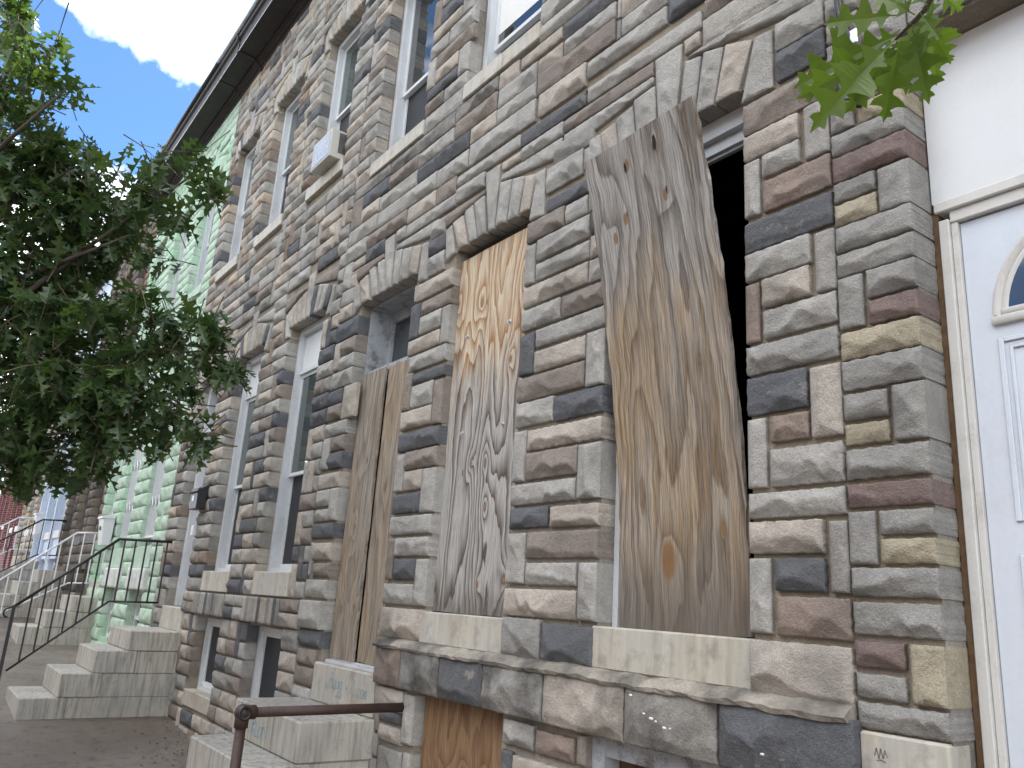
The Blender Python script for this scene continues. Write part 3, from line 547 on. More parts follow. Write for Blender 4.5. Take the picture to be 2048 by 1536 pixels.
# ------------------------------------------------------------------ boarded-up house (centre right)
ZT = 8.42
HR = thing('boarded_rowhouse', (-3.9, 0, zg(-3.9)), 'two-storey stone-faced rowhouse with plywood over its door and ground-floor windows', 'house', 'rowhouses along the street')
X0, X1 = -6.2, -1.58
W1 = (-2.845, -1.99, 1.54, 3.89); W2 = (-4.37, -3.55, 1.54, 3.89); DR = (-5.80, -4.90, 1.13, 3.89)
UP = [(-5.87, -5.00, 5.20, 7.05), (-4.41, -3.55, 5.20, 7.05), (-2.86, -2.0, 5.20, 7.05)]
BM = [(-4.38, -3.53, .2, 1.08), (-2.88, -2.02, .2, 1.08)]
ops = [W1, W2, DR]+UP+BM
wall_front(HR, X0, X1, -1.2, ZT+.4, ops, MORTAR); shell(HR, X0, X1, -1.2, 8.85); cornice(HR, X0, X1, ZT)
S = []; blk = [(*o,) for o in ops]
for x0, x1, z0, z1, k in parse(ST_R):
    tall = z0 > 1.3 and z1 < 1.56
    S.append(dict(P=rect(x0, x1, z0, z1), k=k, relief=.048 if tall else .038)); blk.append((x0-.006, x1+.006, z0, z1))
for t in ST_Q.split(';'):
    q = t.split(','); v = list(map(float, q[:8])); P = [(v[i], v[i+1]) for i in (0, 2, 4, 6)]; zb = min(P[2][1], P[3][1]); d = dict(P=P, k=q[8], relief=.034)
    if zb < 3.94: d['name'] = 'voussoir'
    if 3.86 < zb < 3.94: P[2] = (P[2][0], 3.89); P[3] = (P[3][0], 3.89); d['bback'] = .08
    S.append(d)
for cx in (-2.42, -3.96, -5.35): blk += [(cx-.56, cx+.62, 3.80, 4.25), (cx-.1, cx+.1, 4.2, 4.35)]
for x0, x1, z0, z1, k in parse(ST_K):
    S.append(dict(P=rect(x0, x1, 1.088, 1.318), k=k.upper(), p0=.05, relief=.045, bback=.05, name='belt_stone'))
blk.append((-4.88, -1.57, 1.08, 1.345))
rl = np.random.default_rng(12); m = MB(); xs = np.linspace(-4.862, -1.583, 84); pr = [(.005, 1.372), (-.026, 1.362), (-.060, 1.346), (-.086, 1.322), (-.080, 1.306), (.005, 1.296)]; V = []; F = []; jg = np.convolve(rl.normal(0, 1, 90), [.25, .5, .25], 'same')
for i_, x in enumerate(xs): V += [(x, y+(.004*jg[i_]+rl.normal(0, .0025) if 0 < q < 5 else 0), z+(.0035*jg[(i_+9) % 90]+rl.normal(0, .002) if q < 5 else 0)) for q, (y, z) in enumerate(pr)]
for i_ in range(len(xs)-1): F += [(i_*6+q, i_*6+q+1, i_*6+q+7, i_*6+q+6) for q in range(5)]
m.add(V, F+[tuple(range(6)), tuple(range(len(V)-1, len(V)-7, -1))]).build('belt_ledge', stone_mat('ledge_mortar', (.36, .315, .245), .8, 0, 0, 0, .8), HR)
for x0, x1, z0, z1, k in [(a_, min(b_, -4.383) if a_ < -4.4 else b_, c_, d_, k_) for a_, b_, c_, d_, k_ in parse(ST_B)]: S.append(dict(P=rect(x0, x1, z0, z1), k=k)); blk.append((x0-.006, x1+.006, z0, z1))
S.append(dict(P=rect(-6.19, -5.805, 1.35, 1.55), k='l', p0=.045, relief=.04, rback=.085)); blk.append((-6.2, -5.80, 1.345, 1.55))
sills = [(-2.86, -1.975, 1.36, 1.54), (-4.385, -3.535, 1.36, 1.54)]+[(a-.005, b+.02, 5.07, 5.20) for a, b, c, d in UP]
blk += sills+[(-5.84, -4.87, .86, 1.135)]
for a, b, c, d in UP:
    s_, b_ = arch((a+b)/2, d); S += s_; blk += b_
crs = [-.76, -.6, -.44, -.28, -.12, .04, .2, .36, .52, .66, .80, .94, 1.08, 1.21, 1.345, 1.55]+[1.69+.1403*i for i in range(49)]
crs = [c for c in crs if c < ZT]+[ZT]
rng = np.random.default_rng(5)
for x0, x1, z0, z1, k in fill(X0+.004, X1-.004, crs, blk, rng): S.append(dict(P=rect(x0, x1, z0, z1), k=k))
corner(S, ops); emit(HR, S, SM)
for x0, x1, z0, z1 in sills[:2]: sill(HR, x0, x1, z0, z1, .026)
for x0, x1, z0, z1 in sills[2:]: sill(HR, x0, x1, z0, z1, .045)
window(HR, UP[0][0], UP[0][1], UP[0][2], UP[0][3], .10, split=.40); window(HR, UP[1][0], UP[1][1], UP[1][2], UP[1][3], .10, split=.19, shade=.9); window(HR, UP[2][0], UP[2][1], UP[2][2], UP[2][3], .10)
# open window behind the leaning board: bare white casing only, the room is dark
a, b, c, d = W1
m = MB().box(a, a+.035, .085, .2, c, d).box(b-.035, b, .085, .2, c, d).box(a+.035, b-.035, .085, .2, d-.09, d).box(a+.035, b-.035, .11, .2, c, c+.03)
wf = m.build('window', VINYL, HR)
MB().box(a+.036, b-.036, .12, .15, d-.15, d-.091).box(a+.036, b-.036, .14, .165, d-.165, d-.151).build('head_track', VINYL, wf)
MB().box(a+.036, a+.05, .10, .15, c+.031, d-.166).box(b-.05, b-.036, .10, .15, c+.031, d-.166).build('side_track', VINYL, wf)
cl = MB()
for i in range(9): cl.box(-3.4, -1.7, .5+i*.35, .56+i*.35, 4.02, 4.12)
cl.build('ceiling_joists', DARK, HR)
# door frame and transom light
a, b, c, d = DR
m = MB().box(a, a+.035, .082, .36, c, d-.002).box(b-.035, b, .082, .36, c, d-.002).box(a+.035, b-.035, .082, .36, d-.03, d-.002)
df = m.build('door_frame', OLDWHITE, HR)
m = MB().box(a+.036, b-.036, .09, .36, 3.285, 3.33).box(a+.036, a+.11, .24, .29, 3.331, d-.031).box(b-.08, b-.036, .24, .29, 3.331, d-.031).box(a+.11, b-.08, .24, .29, d-.12, d-.031).box(a+.11, b-.08, .24, .29, 3.331, 3.37)
tr = m.build('transom_window', OLDWHITE, HR); MB().box(a+.105, b-.075, .262, .27, 3.366, d-.115).build('pane', GLASS, tr)
MB().box(a+.036, b-.036, .17, .2, 1.2, 3.284).build('door_leaf', DARK, HR)
MB().box(a+.01, b-.01, .03, .2, 1.131, 1.15).box(a+.03, b-.03, .06, .2, 1.151, 1.162).build('threshold', VINYL, HR)
db = MB().box(-5.83, -4.875, -.035, .2, .868, 1.13, 0, .01).build('door_sill', MARBLE, HR)
def strokes(name, segs, o, ux, uz, sc_, wd, mat, parent, y):
    """handwriting as thin ribbons of marker on a stone face; segs in letter units"""
    m = MB(); 
    for sg in segs:
        for (p, q) in zip(sg[:-1], sg[1:]):
            P = Vector((p[0], p[1])); Q = Vector((q[0], q[1])); t = (Q-P); L = t.length
            if L < 1e-6: continue
            n = Vector((-t.y, t.x))/L*wd/2/sc_; t = t/L*wd*.3/sc_
            c = [P-t+n, P-t-n, Q+t-n, Q+t+n]
            m.add([(o[0]+k.x*sc_*ux, y-e, o[1]+k.y*sc_*uz+k.x*sc_*.0) for e in (0, .0008) for k in c], [(0,1,2,3),(7,6,5,4),(0,4,5,1),(1,5,6,2),(2,6,7,3),(3,7,4,0)])
    return m.build(name, mat, parent)
def arc(cx, cy, rx, ry, a0, a1, n=10): return [(cx+rx*math.cos(math.radians(a0+(a1-a0)*i/n)), cy+ry*math.sin(math.radians(a0+(a1-a0)*i/n))) for i in range(n+1)]
GL = {'B': ([[(0,0),(.1,1.5)], [(.1,1.5)]+arc(.15,1.13,.42,.36,80,-80)+[(.05,.75)], [(.05,.75)]+arc(.1,.38,.55,.36,80,-85)], .8),
      'u': ([[(0,.9)]+arc(.25,.3,.25,.3,180,360)+[(.5,.9),(.52,0)]], .72), 'g': ([arc(.28,.5,.28,.36,40,400), [(.56,.9),(.52,-.3)]+arc(.25,-.35,.27,.3,0,-150)], .76),
      '+': ([[(.1,.45),(.6,.5)], [(.36,.15),(.33,.8)]], .9), 'R': ([[(0,0),(.08,1.5)], [(.08,1.5)]+arc(.15,1.1,.45,.4,85,-85)+[(.06,.7),(.62,0)]], .8),
      'L': ([[(.05,1.0),(0,0),(.5,.05)]], .62), 'o': ([arc(.3,.42,.3,.4,0,360)], .75), 'n': ([[(0,0),(.03,.85)], [(.03,.55)]+arc(.28,.5,.25,.36,160,0)+[(.55,0)]], .72), ' ': ([], .45), '.': ([[(0,0),(.05,.05)]], .4)}
def write(txt):
    x = 0; out = []
    for ch in txt:
        g, adv = GL[ch]
        for s_ in g: out.append([(x+p[0], p[1]-.04*x+.03*math.sin(7*x)) for p in s_])
        x += adv
    return out
strokes('graffiti', write('Bugg + RLong'), (-5.52, .985), 1, 1, .068, .0042, INK, db, -.0354)

# ------------------------------------------------------------------ house with the air conditioner (left of it)
HL = thing('stone_rowhouse', (-8.5, 0, zg(-8.5)), 'stone-faced rowhouse with tall white windows, an air conditioner upstairs and marble steps', 'house', 'rowhouses along the street')
X0, X1 = -10.76, -6.2
LW = [(-7.37, -6.54, 1.76, 4.07), (-8.92, -8.09, 1.76, 4.08)]; LD = (-10.27, -9.49, 1.37, 4.05)
LU = [(-7.40, -6.56, 5.57, 7.36), (-8.93, -8.10, 5.57, 7.36), (-10.40, -9.57, 5.57, 7.36)]
LB = [(-8.92, -8.12, .6, 1.30), (-7.37, -6.54, .6, 1.30)]
ops = LW+[LD]+LU+LB
wall_front(HL, X0, X1, -1.2, ZT+.4, ops, MORTAR); shell(HL, X0, X1, -1.2, 8.85); cornice(HL, X0, X1, ZT, joint=-9.93)
S = []; blk = [(*o,) for o in ops]; rng = np.random.default_rng(21)
for a, b, c, d in LW+LU+[LD]:
    s_, b_ = arch((a+b)/2, d, rng=rng); S += s_; blk += b_
blk.append((-9.44, -6.2, 1.325, 1.55))
xx = -9.44
for a, b in ((-9.02, -8.02), (-7.48, -6.60)):
    n = 2; q = np.linspace(xx, a, n+1)
    for i in range(n):
        S.append(dict(P=rect(q[i]+.005, q[i+1]-.005, 1.445, 1.543), k=pick(rng), p0=.045)); S.append(dict(P=rect(q[i]+.005, q[i+1]-.005, 1.33, 1.437), k=pick(rng), p0=.045, bback=.05))
    S += soldier(a, b, 1.33, 1.543, .055, rng, [('g', .4), ('d', .25), ('l', .3), ('t', .1)]); xx = b
S.append(dict(P=rect(xx+.005, -6.205, 1.445, 1.543), k='r', p0=.045)); S.append(dict(P=rect(xx+.005, -6.205, 1.33, 1.437), k='t', p0=.045))
lsill = [(a-.01, b+.015, 1.56, 1.76) for a, b, c, d in LW]; usill = [(a-.01, b+.02, 5.435, 5.57) for a, b, c, d in LU]; bsill = [(a-.03, b+.03, .45, .6) for a, b, c, d in LB]
blk += lsill+usill+bsill+[(-10.35, -9.43, 1.1, 1.37)]
crs = [-.76+.147*i for i in range(14)]; crs = [c for c in crs if c < 1.25]+[1.33, 1.55]+[1.69+.1403*i for i in range(49)]
crs = [c for c in crs if c < ZT]+[ZT]
for x0, x1, z0, z1, k in fill(X0+.004, X1-.004, crs, blk, rng, [('l', .30), ('t', .19), ('r', .18), ('d', .11), ('g', .21)], .2, .48, pv=.2): S.append(dict(P=rect(x0, x1, z0, z1), k=k, relief=.04))
corner(S, ops); emit(HL, S, SM)
for q in lsill+bsill: sill(HL, *q, .03)
for q in usill: sill(HL, *q, .045)
for a, b, c, d in LW: window(HL, a, b, c, d, .085, panel=.36, split=.47, gl=GLASSG)
for a, b, c, d in LU: window(HL, a, b, c, d, .085, split=.5, gl=GLASSG)
for a, b, c, d in LB:
    m = MB().box(a, a+.05, .09, .2, c, d).box(b-.05, b, .09, .2, c, d).box(a+.05, b-.05, .09, .2, d-.05, d).box(a+.05, b-.05, .09, .2, c, c+.04)
    wn = m.build('basement_window', VINYL, HL)
    m = MB().box(a+.051, a+.085, .12, .15, c+.041, d-.051).box(b-.085, b-.051, .12, .15, c+.041, d-.051).box(a+.085, b-.085, .12, .15, d-.085, d-.051).box(a+.085, b-.085, .12, .15, c+.041, c+.08)
    m.build('sash', WHITE, wn); MB().box(a+.08, b-.08, .135, .14, c+.076, d-.081).build('pane', SCREEN, wn)
a, b, c, d = LD
df = MB().box(a, a+.09, .085, .30, c, d).box(b-.09, b, .085, .30, c, d).box(a+.09, b-.09, .085, .30, d-.1, d).box(a+.09, b-.09, .10, .30, 3.42, 3.5).build('door_frame', VINYL, HL)
MB().box(a+.091, b-.091, .2, .21, 3.51, d-.101).build('transom_pane', SCREEN, df)
dl = MB().box(a+.091, b-.091, .22, .27, c+.02, 3.419).build('door', VINYL, HL); MB().tube([(b-.16, .215, 2.35), (b-.16, .17, 2.35)], .025, 10).build('handle', SILVER, dl, True)
MB().box(a-.06, b+.05, -.03, .2, 1.11, 1.365, 0, .01).build('door_sill', MARBLE, HL)
bx = MB().box(-9.475, -9.40, -.075, -.03, 2.13, 2.25, 0, .008).build('bell_box', VINYL, HL)

# ------------------------------------------------------------------ green painted house
HG = thing('green_rowhouse', (-13, 0, zg(-13)), 'mint green painted stone rowhouse with barred windows and white basement lintels', 'house', 'rowhouses along the street')
X0, X1 = -15.2, -10.765
GW = [(-12.15, -11.38, 2.07, 4.35), (-13.75, -12.95, 2.07, 4.35)]; GD = (-15.05, -14.33, 1.6, 4.35)
GU = [(-12.02, -11.15, 5.66, 7.45), (-13.5, -12.67, 5.66, 7.45), (-14.98, -14.25, 5.66, 7.45)]; GB = [(-12.15, -11.38, .8, 1.5), (-13.75, -12.95, .8, 1.5)]
ops = GW+[GD]+GU+GB
wall_front(HG, X0, X1, -.6, ZT+.4, ops, GREEN); shell(HG, X0, X1, -.6, 8.85); cornice(HG, X0, X1, ZT-.004)
S = []; blk = [(*o,) for o in ops]; rng = np.random.default_rng(31)
for a, b, c, d in GW+GU+[GD]:
    s_, b_ = arch((a+b)/2, d, rng=rng); S += s_; blk += b_
for s in S: s['k'] = 'G'
gs = [(a-.03, b+.03, 1.79, 2.07) for a, b, c, d in GW]; gus = [(a-.01, b+.02, 5.52, 5.66) for a, b, c, d in GU]
for a, b, c, d in GB:
    for s in soldier(a-.12, b+.12, 1.505, 1.785, .07, rng): s['k'] = 'w'; s['relief'] = .012; S.append(s)
    blk.append((a-.12, b+.12, 1.5, 1.79))
blk += gs+gus
crs = [-.6+.19*i for i in range(26)]; crs = [c for c in crs if c < 4.6]+[4.72+.15*i for i in range(25)]; crs = [c for c in crs if c < ZT]+[ZT]
for x0, x1, z0, z1, k in fill(X0+.004, X1-.004, crs, blk, rng, [('G', 1)], .2, .5, .005, .1): S.append(dict(P=rect(x0, x1, z0, z1), k='G', relief=.044 if z1 < 4.6 else .03, rback=None))
corner(S, ops); emit(HG, S, {'G': GREEN, 'w': GREENW}, 300)
for q in gs: sill(HG, *q, .03, GREEN)
for q in gus: sill(HG, *q, .04, GREEN)
for a, b, c, d in GU: window(HG, a, b, c, d, .085, split=.5, gl=GLASSG)
for a, b, c, d in GW:
    wn = window(HG, a, b, c, d, .12, split=.5, gl=GLASSG)
    gt = MB().box(a+.001, b-.001, .03, .06, c+.12, c+.15).build('security_gate', WHITE, HG); MB().box(a+.001, b-.001, .03, .06, d-.05, d-.02).build('gate_rail', WHITE, gt)
    for i in range(9):
        x = a+.03+(b-a-.06)*i/8; MB().box(x-.011, x+.011, .035, .055, c+.151, d-.051).build('bar', WHITE, gt)
    m = MB()
    for i in range(4):
        for zq in (c+.55, c+1.2, c+1.8): m.tube([(a+.03+(b-a-.06)*(2*i)/8, .03, zq), (a+.03+(b-a-.06)*(2*i+1)/8, .027, zq+.13), (a+.03+(b-a-.06)*(2*i+2)/8, .03, zq)], .008, 5)
    m.build('scissor_links', WHITE, gt, kind='stuff')
for a, b, c, d in GB:
    wn = MB().box(a, a+.05, .09, .2, c, d).box(b-.05, b, .09, .2, c, d).box(a+.05, b-.05, .09, .2, d-.05, d).box(a+.05, b-.05, .09, .2, c+.32, c+.37).box(a+.05, b-.05, .09, .2, c, c+.04).build('basement_window', WHITE, HG)
    MB().box(a+.05, b-.05, .13, .135, c+.36, d-.05).build('pane', GLASSG, wn); MB().box(a+.05, b-.05, .13, .135, c+.04, c+.32).build('pane', SCREEN, wn)
a, b, c, d = GD
df = MB().box(a, a+.07, .085, .25, c, d).box(b-.07, b, .085, .25, c, d).box(a+.07, b-.07, .085, .25, d-.08, d).build('door_frame', WHITE, HG)
dl = MB().box(a+.071, b-.071, .16, .2, c+.02, d-.081).build('storm_door', WHITE, HG); MB().box(a+.15, b-.15, .152, .158, c+.3, d-.3).build('pane', GLASS, dl)
for i in range(4): MB().box(a+.19+i*.11, a+.205+i*.11, .13, .15, c+.3, d-.3).build('bar', WHITE, dl)
MB().box(a-.05, b+.05, -.03, .2, 1.34, 1.595, 0, .01).build('door_sill', MARBLE, HG)

# ------------------------------------------------------------------ houses farther up the street
def brickmat(name, c1, c2, mc):
    m, T, b = newmat(name); P = pos(T); sx = T.n('ShaderNodeSeparateXYZ'); T.l(P, sx.inputs[0]); cb = T.n('ShaderNodeCombineXYZ')
    T.l(T.m('ADD', sx.outputs[0], sx.outputs[1]), cb.inputs[0]); T.l(sx.outputs[2], cb.inputs[1])
    br = T.n('ShaderNodeTexBrick'); T.l(cb.outputs[0], br.inputs[0]); br.inputs['Scale'].default_value = 1; br.inputs['Brick Width'].default_value = .21; br.inputs['Row Height'].default_value = .075; br.inputs['Mortar Size'].default_value = .008
    br.inputs[1].default_value = (*c1, 1); br.inputs[2].default_value = (*c2, 1); br.inputs[3].default_value = (*mc, 1)
    T.l(br.outputs[0], b.inputs['Base Color']); b.inputs['Roughness'].default_value = .9; bump(T, b, br.outputs[1], -.5, .01); return m
RBRICK = brickmat('red_brick', (.19, .045, .045), (.15, .04, .042), (.30, .25, .24))
def uphouse(name, x0, x1, label, wallm, stones=None, mats=None, trim=WHITE, zt=8.5, base=None, red=False, seed=1, wt=None, relief=.04, pil=False, corm=None):
    h = thing(name, ((x0+x1)/2, 0, zg((x0+x1)/2)), label, 'house', 'rowhouses along the street'); zb = zg((x0+x1)/2); rng = np.random.default_rng(seed)
    wd = x1-x0; u = wd/3; lo = zb+1.55; zl = zb+3.75; uo = zb+5.1; ul = zb+6.9; hw = .4
    cx = [x0+u*(i+.5) for i in range(3)]
    wins = [(c-hw, c+hw, lo, zl) for c in cx[1:]]; door = (cx[0]-hw, cx[0]+hw, zb+1.0, zl); ups = [(c-hw, c+hw, uo, ul) for c in cx]; bas = [(c-hw, c+hw, zb+.3, zb+.95) for c in cx[1:]]
    ops = wins+[door]+ups+bas
    wall_front(h, x0, x1, zb-1, zt+.3, ops, wallm); shell(h, x0, x1, zb-1, zt+.3); cornice(h, x0, x1, zt-.1)
    if stones:
        S = []; blk = [(*o,) for o in ops]
        for a, b, c, d in wins+ups+[door]:
            s_, b_ = arch((a+b)/2, d, wt, rng); S += s_; blk += b_
        for s in S:
            if s['k'] not in mats: s['k'] = list(mats)[0]
        ss = [(a-.02, b+.02, c-.16, c) for a, b, c, d in wins+ups]; blk += ss
        crs = list(np.arange(zb-.6, zt-.1, .165))
        for a, b, c, d, k in fill(x0+.004, x1-.004, crs, blk, rng, wt or WT, .22, .5): S.append(dict(P=rect(a, b, c, d), k=k, relief=relief))
        corner(S, ops); emit(h, S, mats, 120, far=1.3)
    for a, b, c, d in wins+ups: MB().box(a-.02, b+.02, -.03, .1, c-.16, c-.003).build('sill', PINKW if trim is WHITE else trim, h)
    if pil:
        for a, b, c, d in wins+[door]:
            MB().box(a-.16, a-.02, -.07, -.002, zb+.9, zl+.1).build('pilaster', wallm, h)
    for a, b, c, d in wins: window(h, a, b, c, d, .09, fr=trim, split=.5)
    for a, b, c, d in ups: window(h, a, b, c, d, .09, fr=REDT if red else trim, split=.5)
    for a, b, c, d in bas:
        wn = MB().box(a, a+.05, .09, .2, c, d).box(b-.05, b, .09, .2, c, d).box(a+.05, b-.05, .09, .2, d-.05, d).build('basement_window', trim, h); MB().box(a+.05, b-.05, .13, .135, c, d-.05).build('pane', SCREEN, wn)
    a, b, c, d = door
    MB().box(a, a+.07, .085, .25, c, d).box(b-.07, b, .085, .25, c, d).box(a+.07, b-.07, .085, .25, d-.08, d).build('door_frame', trim, h); MB().box(a+.071, b-.071, .15, .2, c, d-.081).build('door', trim if not red else DARK, h)
    return h
HB = uphouse('brown_rowhouse', -19.4, -15.205, 'dark brown stone rowhouse with rust red upper window frames beyond the green house', UMBER['l'], True, {**UMBER, 'r': SM['r'], 'g': SM['g']}, trim=plain('brown_trim', (.10, .08, .07), .6), red=True, seed=3, wt=[('l', .6), ('d', .25), ('r', .1), ('g', .05)], zt=8.75)
HBL = uphouse('pale_blue_rowhouse', -23.4, -19.405, 'pale blue rowhouse with white trim and a black lantern', BLUEW, trim=WHITE, seed=4, pil=True, zt=8.6)
HT = uphouse('tan_stone_rowhouse', -27.6, -23.405, 'tan stone-faced rowhouse between the blue house and the red brick ones', MORTAR, True, SM, seed=8, wt=[('l', .5), ('t', .35), ('y', .15)], zt=9.0)
HRD = uphouse('red_brick_rowhouse', -32.0, -27.605, 'dark red brick rowhouse with white trim, the nearer of the two brick ones', RBRICK, seed=9, pil=True, zt=9.3)
HRE = uphouse('red_brick_rowhouse', -36.5, -32.005, 'dark red brick rowhouse at the far end of the row', RBRICK, seed=10, pil=True, zt=9.5)

# ------------------------------------------------------------------ the other side of the street, behind the viewer: it shades the low sky and shows in the panes
YO = -14.5
OPC = [(.20, .085, .06), (.26, .22, .18), (.17, .07, .055), (.30, .25, .19), (.21, .10, .075), (.24, .21, .19), (.18, .075, .06), (.28, .21, .15), (.20, .09, .07)]
OPN = ['red brick', 'grey stone', 'dark red brick', 'tan stone', 'orange brick', 'pale grey', 'maroon brick', 'buff brick', 'russet brick']
for i in range(9):
    x0 = -30+i*4.8; x1 = x0+4.79; zb = zg((x0+x1)/2)
    h = thing('opposite_rowhouse', ((x0+x1)/2, YO, zb), OPN[i]+' rowhouse across the street, behind the viewer', 'house', 'rowhouses across the street')
    ops = [(x0+.5+1.45*k, x0+1.4+1.45*k, zb+q0, zb+q1) for k in range(3) for q0, q1 in ((1.2, 3.4), (4.9, 6.7))]
    m = MB().box(x0, x1, YO-8, YO-.02, zb-.5, zb+8.3+.2*(i % 3)); m.build('wall', plain('opposite_wall_%d' % i, OPC[i], .9, .2, 3), h)
    for a, b, c, d in ops: MB().box(a, b, YO-.019, YO+.02, c, d).build('window', GLASS, h)
    MB().box(x0, x1, YO-.019, YO+.4, zb+8.0, zb+8.5+.2*(i % 3)).build('cornice', CORN, h)
# ------------------------------------------------------------------ house with the white door (right edge)
HW = thing('white_door_rowhouse', (.8, 0, zg(.8)), 'stone-faced rowhouse at the right edge with a white door and blank white transom panel', 'house', 'rowhouses along the street')
X0, X1 = -1.578, 3.0
WD = (-1.285, -.33, 1.2, 3.72); WWIN = [(.1, .95, 1.6, 3.9), (1.65, 2.5, 1.6, 3.9)]; WUP = [(-1.25, -.4, 5.2, 7.0), (.2, 1.05, 5.2, 7.0), (1.7, 2.5, 5.2, 7.0)]
ops = [WD]+WWIN+WUP
wall_front(HW, X0, X1, -1.6, ZT+.4, ops, MORTAR); shell(HW, X0, X1, -1.6, 8.85); cornice(HW, X0, X1, ZT)
S = []; blk = [(*o,) for o in ops]; rng = np.random.default_rng(77)
for x0, x1, z0, z1, k in parse(ST_A):
    S.append(dict(P=rect(x0, x1, z0, z1), k=k, relief=.036, p0=.014, rback=.13 if x1 > -1.3 else None)); blk.append((x0-.005, x1+.005, z0, z1))
for s in soldier(-1.40, -.2, 3.74, 4.0, .02, rng, [('g', .8), ('l', .2)]): s['bback'] = .12; S.append(s)
blk.append((-1.42, -.2, 3.72, 4.01))
for a, b, c, d in WWIN+WUP:
    s_, b_ = arch((a+b)/2, d, rng=rng); S += s_; blk += b_
wsl = [(a-.01, b+.01, c-.17, c) for a, b, c, d in WWIN+WUP]; blk += wsl+[(-1.60, -.2, .9, 1.295)]
crs = [-1.2+.14*i for i in range(70)]; crs = [c for c in crs if c < ZT]+[ZT]
for x0, x1, z0, z1, k in fill(X0+.004, X1-.004, crs, blk, rng, [('g', .6), ('y', .15), ('m', .12), ('l', .13)], .2, .42): S.append(dict(P=rect(x0, x1, z0, z1), k=k))
corner(S, ops, .13); emit(HW, S, SM, 120)
for q in wsl: sill(HW, *q, .03)
for a, b, c, d in WWIN+WUP: window(HW, a, b, c, d, .09)
bb = MB().box(-1.572, -1.287, -.03, .1, .95, 1.29, 0, .008).build('base_block', MARBLE, HW)
strokes('graffiti', [[(0,.2),(.1,.5),(.2,.1),(.3,.5),(.4,.15),(.5,.45),(.6,.2)], [(.1,.0),(.3,.05),(.5,-.02)]], (-1.52, 1.21), 1, 1, .07, .004, INKG, bb, -.0304)
strokes('graffiti', [[(0,.3),(.12,-.1),(.2,.35),(.34,-.05),(.42,.3),(.55,0)], [(-.05,.12),(.6,.15)]], (-1.40, 1.18), 1, 1, .06, .004, INKG, bb, -.0304)
a, b, c, d = WD
MB().box(a+.002, a+.022, .125, .2, c, 3.05).build('raw_wood_strip', WOOD, HW)
jf = MB().box(a+.023, a+.058, .118, .24, c, 3.015, 0, .003).box(a+.059, a+.081, .133, .24, c, 3.0, 0, .002).box(b-.081, b-.023, .118, .24, c, 3.015).box(a+.0585, b-.082, .127, .24, 3.0005, 3.045, 0, .003).box(a+.012, b-.022, .112, .24, 3.0455, 3.085, 0, .004).build('door_frame', TRIMW, HW)
MB().box(a+.006, b-.004, .120, .15, 3.0858, d-.002).build('transom_panel', WHITE, HW, label='blank white transom panel')
# the door leaf: flat skin with raised mouldings round a half-round light and panels
x0, x1, yd = a+.0835, b-.084, .150
dr = MB().box(x0, x1, yd, yd+.045, c+.02, 2.994).build('door', DOORW, HW)
fx = (x0+x1)/2; fz = 2.625; rx, rz = fx-(x0+.075), .335
def halfring(r0, r1, y0, y1, cz=fz):
    m = MB(); n = 28; V = []
    for i in range(n+1):
        t = math.pi*i/n; co, si = math.cos(t), math.sin(t)
        V += [(fx-(rx-r0)*co, y0, cz+(rz-r0)*si), (fx-(rx-(r0+r1)/2)*co, y1, cz+(rz-(r0+r1)/2)*si), (fx-(rx-r1)*co, y0, cz+(rz-r1)*si)]
    F = []
    for i in range(n): F += [(i*3, i*3+3, i*3+4, i*3+1), (i*3+1, i*3+4, i*3+5, i*3+2)]
    return m.add(V, F)
m = halfring(0, .03, yd-.0005, yd-.016); q = halfring(.031, .055, yd-.0005, yd-.010); m.add(q.v, q.f)
m.box(fx-rx, fx+rx, yd-.016, yd-.0005, fz-.032, fz-.001, 0, .004); m.box(fx-rx+.032, fx+rx-.032, yd-.010, yd-.0005, fz, fz+.022, 0, .003)
m.build('fanlight_moulding', TRIMW, dr, True)
V = [(fx, yd-.003, fz+.02)]; F = []
for i in range(25):
    t = math.pi*i/24; V.append((fx-(rx-.05)*math.cos(t), yd-.003, fz+max(.02, (rz-.05)*math.sin(t))))
MB().add(V, [(0, i+1, i+2) for i in range(24)]).build('fanlight_pane', GLASSB, dr)
for pz0, pz1 in ((1.95, 2.55), (1.35, 1.85)):
    for px0, px1 in ((x0+.085, fx-.04), (fx+.04, x1-.085)):
        m = MB()
        for e, t in ((0, .018), (.032, .012)):
            m.box(px0+e, px0+e+t, yd-.007, yd-.0005, pz0+e, pz1-e, 0, .003).box(px1-e-t, px1-e, yd-.007, yd-.0005, pz0+e, pz1-e, 0, .003).box(px0+e+t, px1-e-t, yd-.007, yd-.0005, pz1-e-t, pz1-e, 0, .003).box(px0+e+t, px1-e-t, yd-.007, yd-.0005, pz0+e, pz0+e+t, 0, .003)
        m.build('door_panel', DOORW, dr)
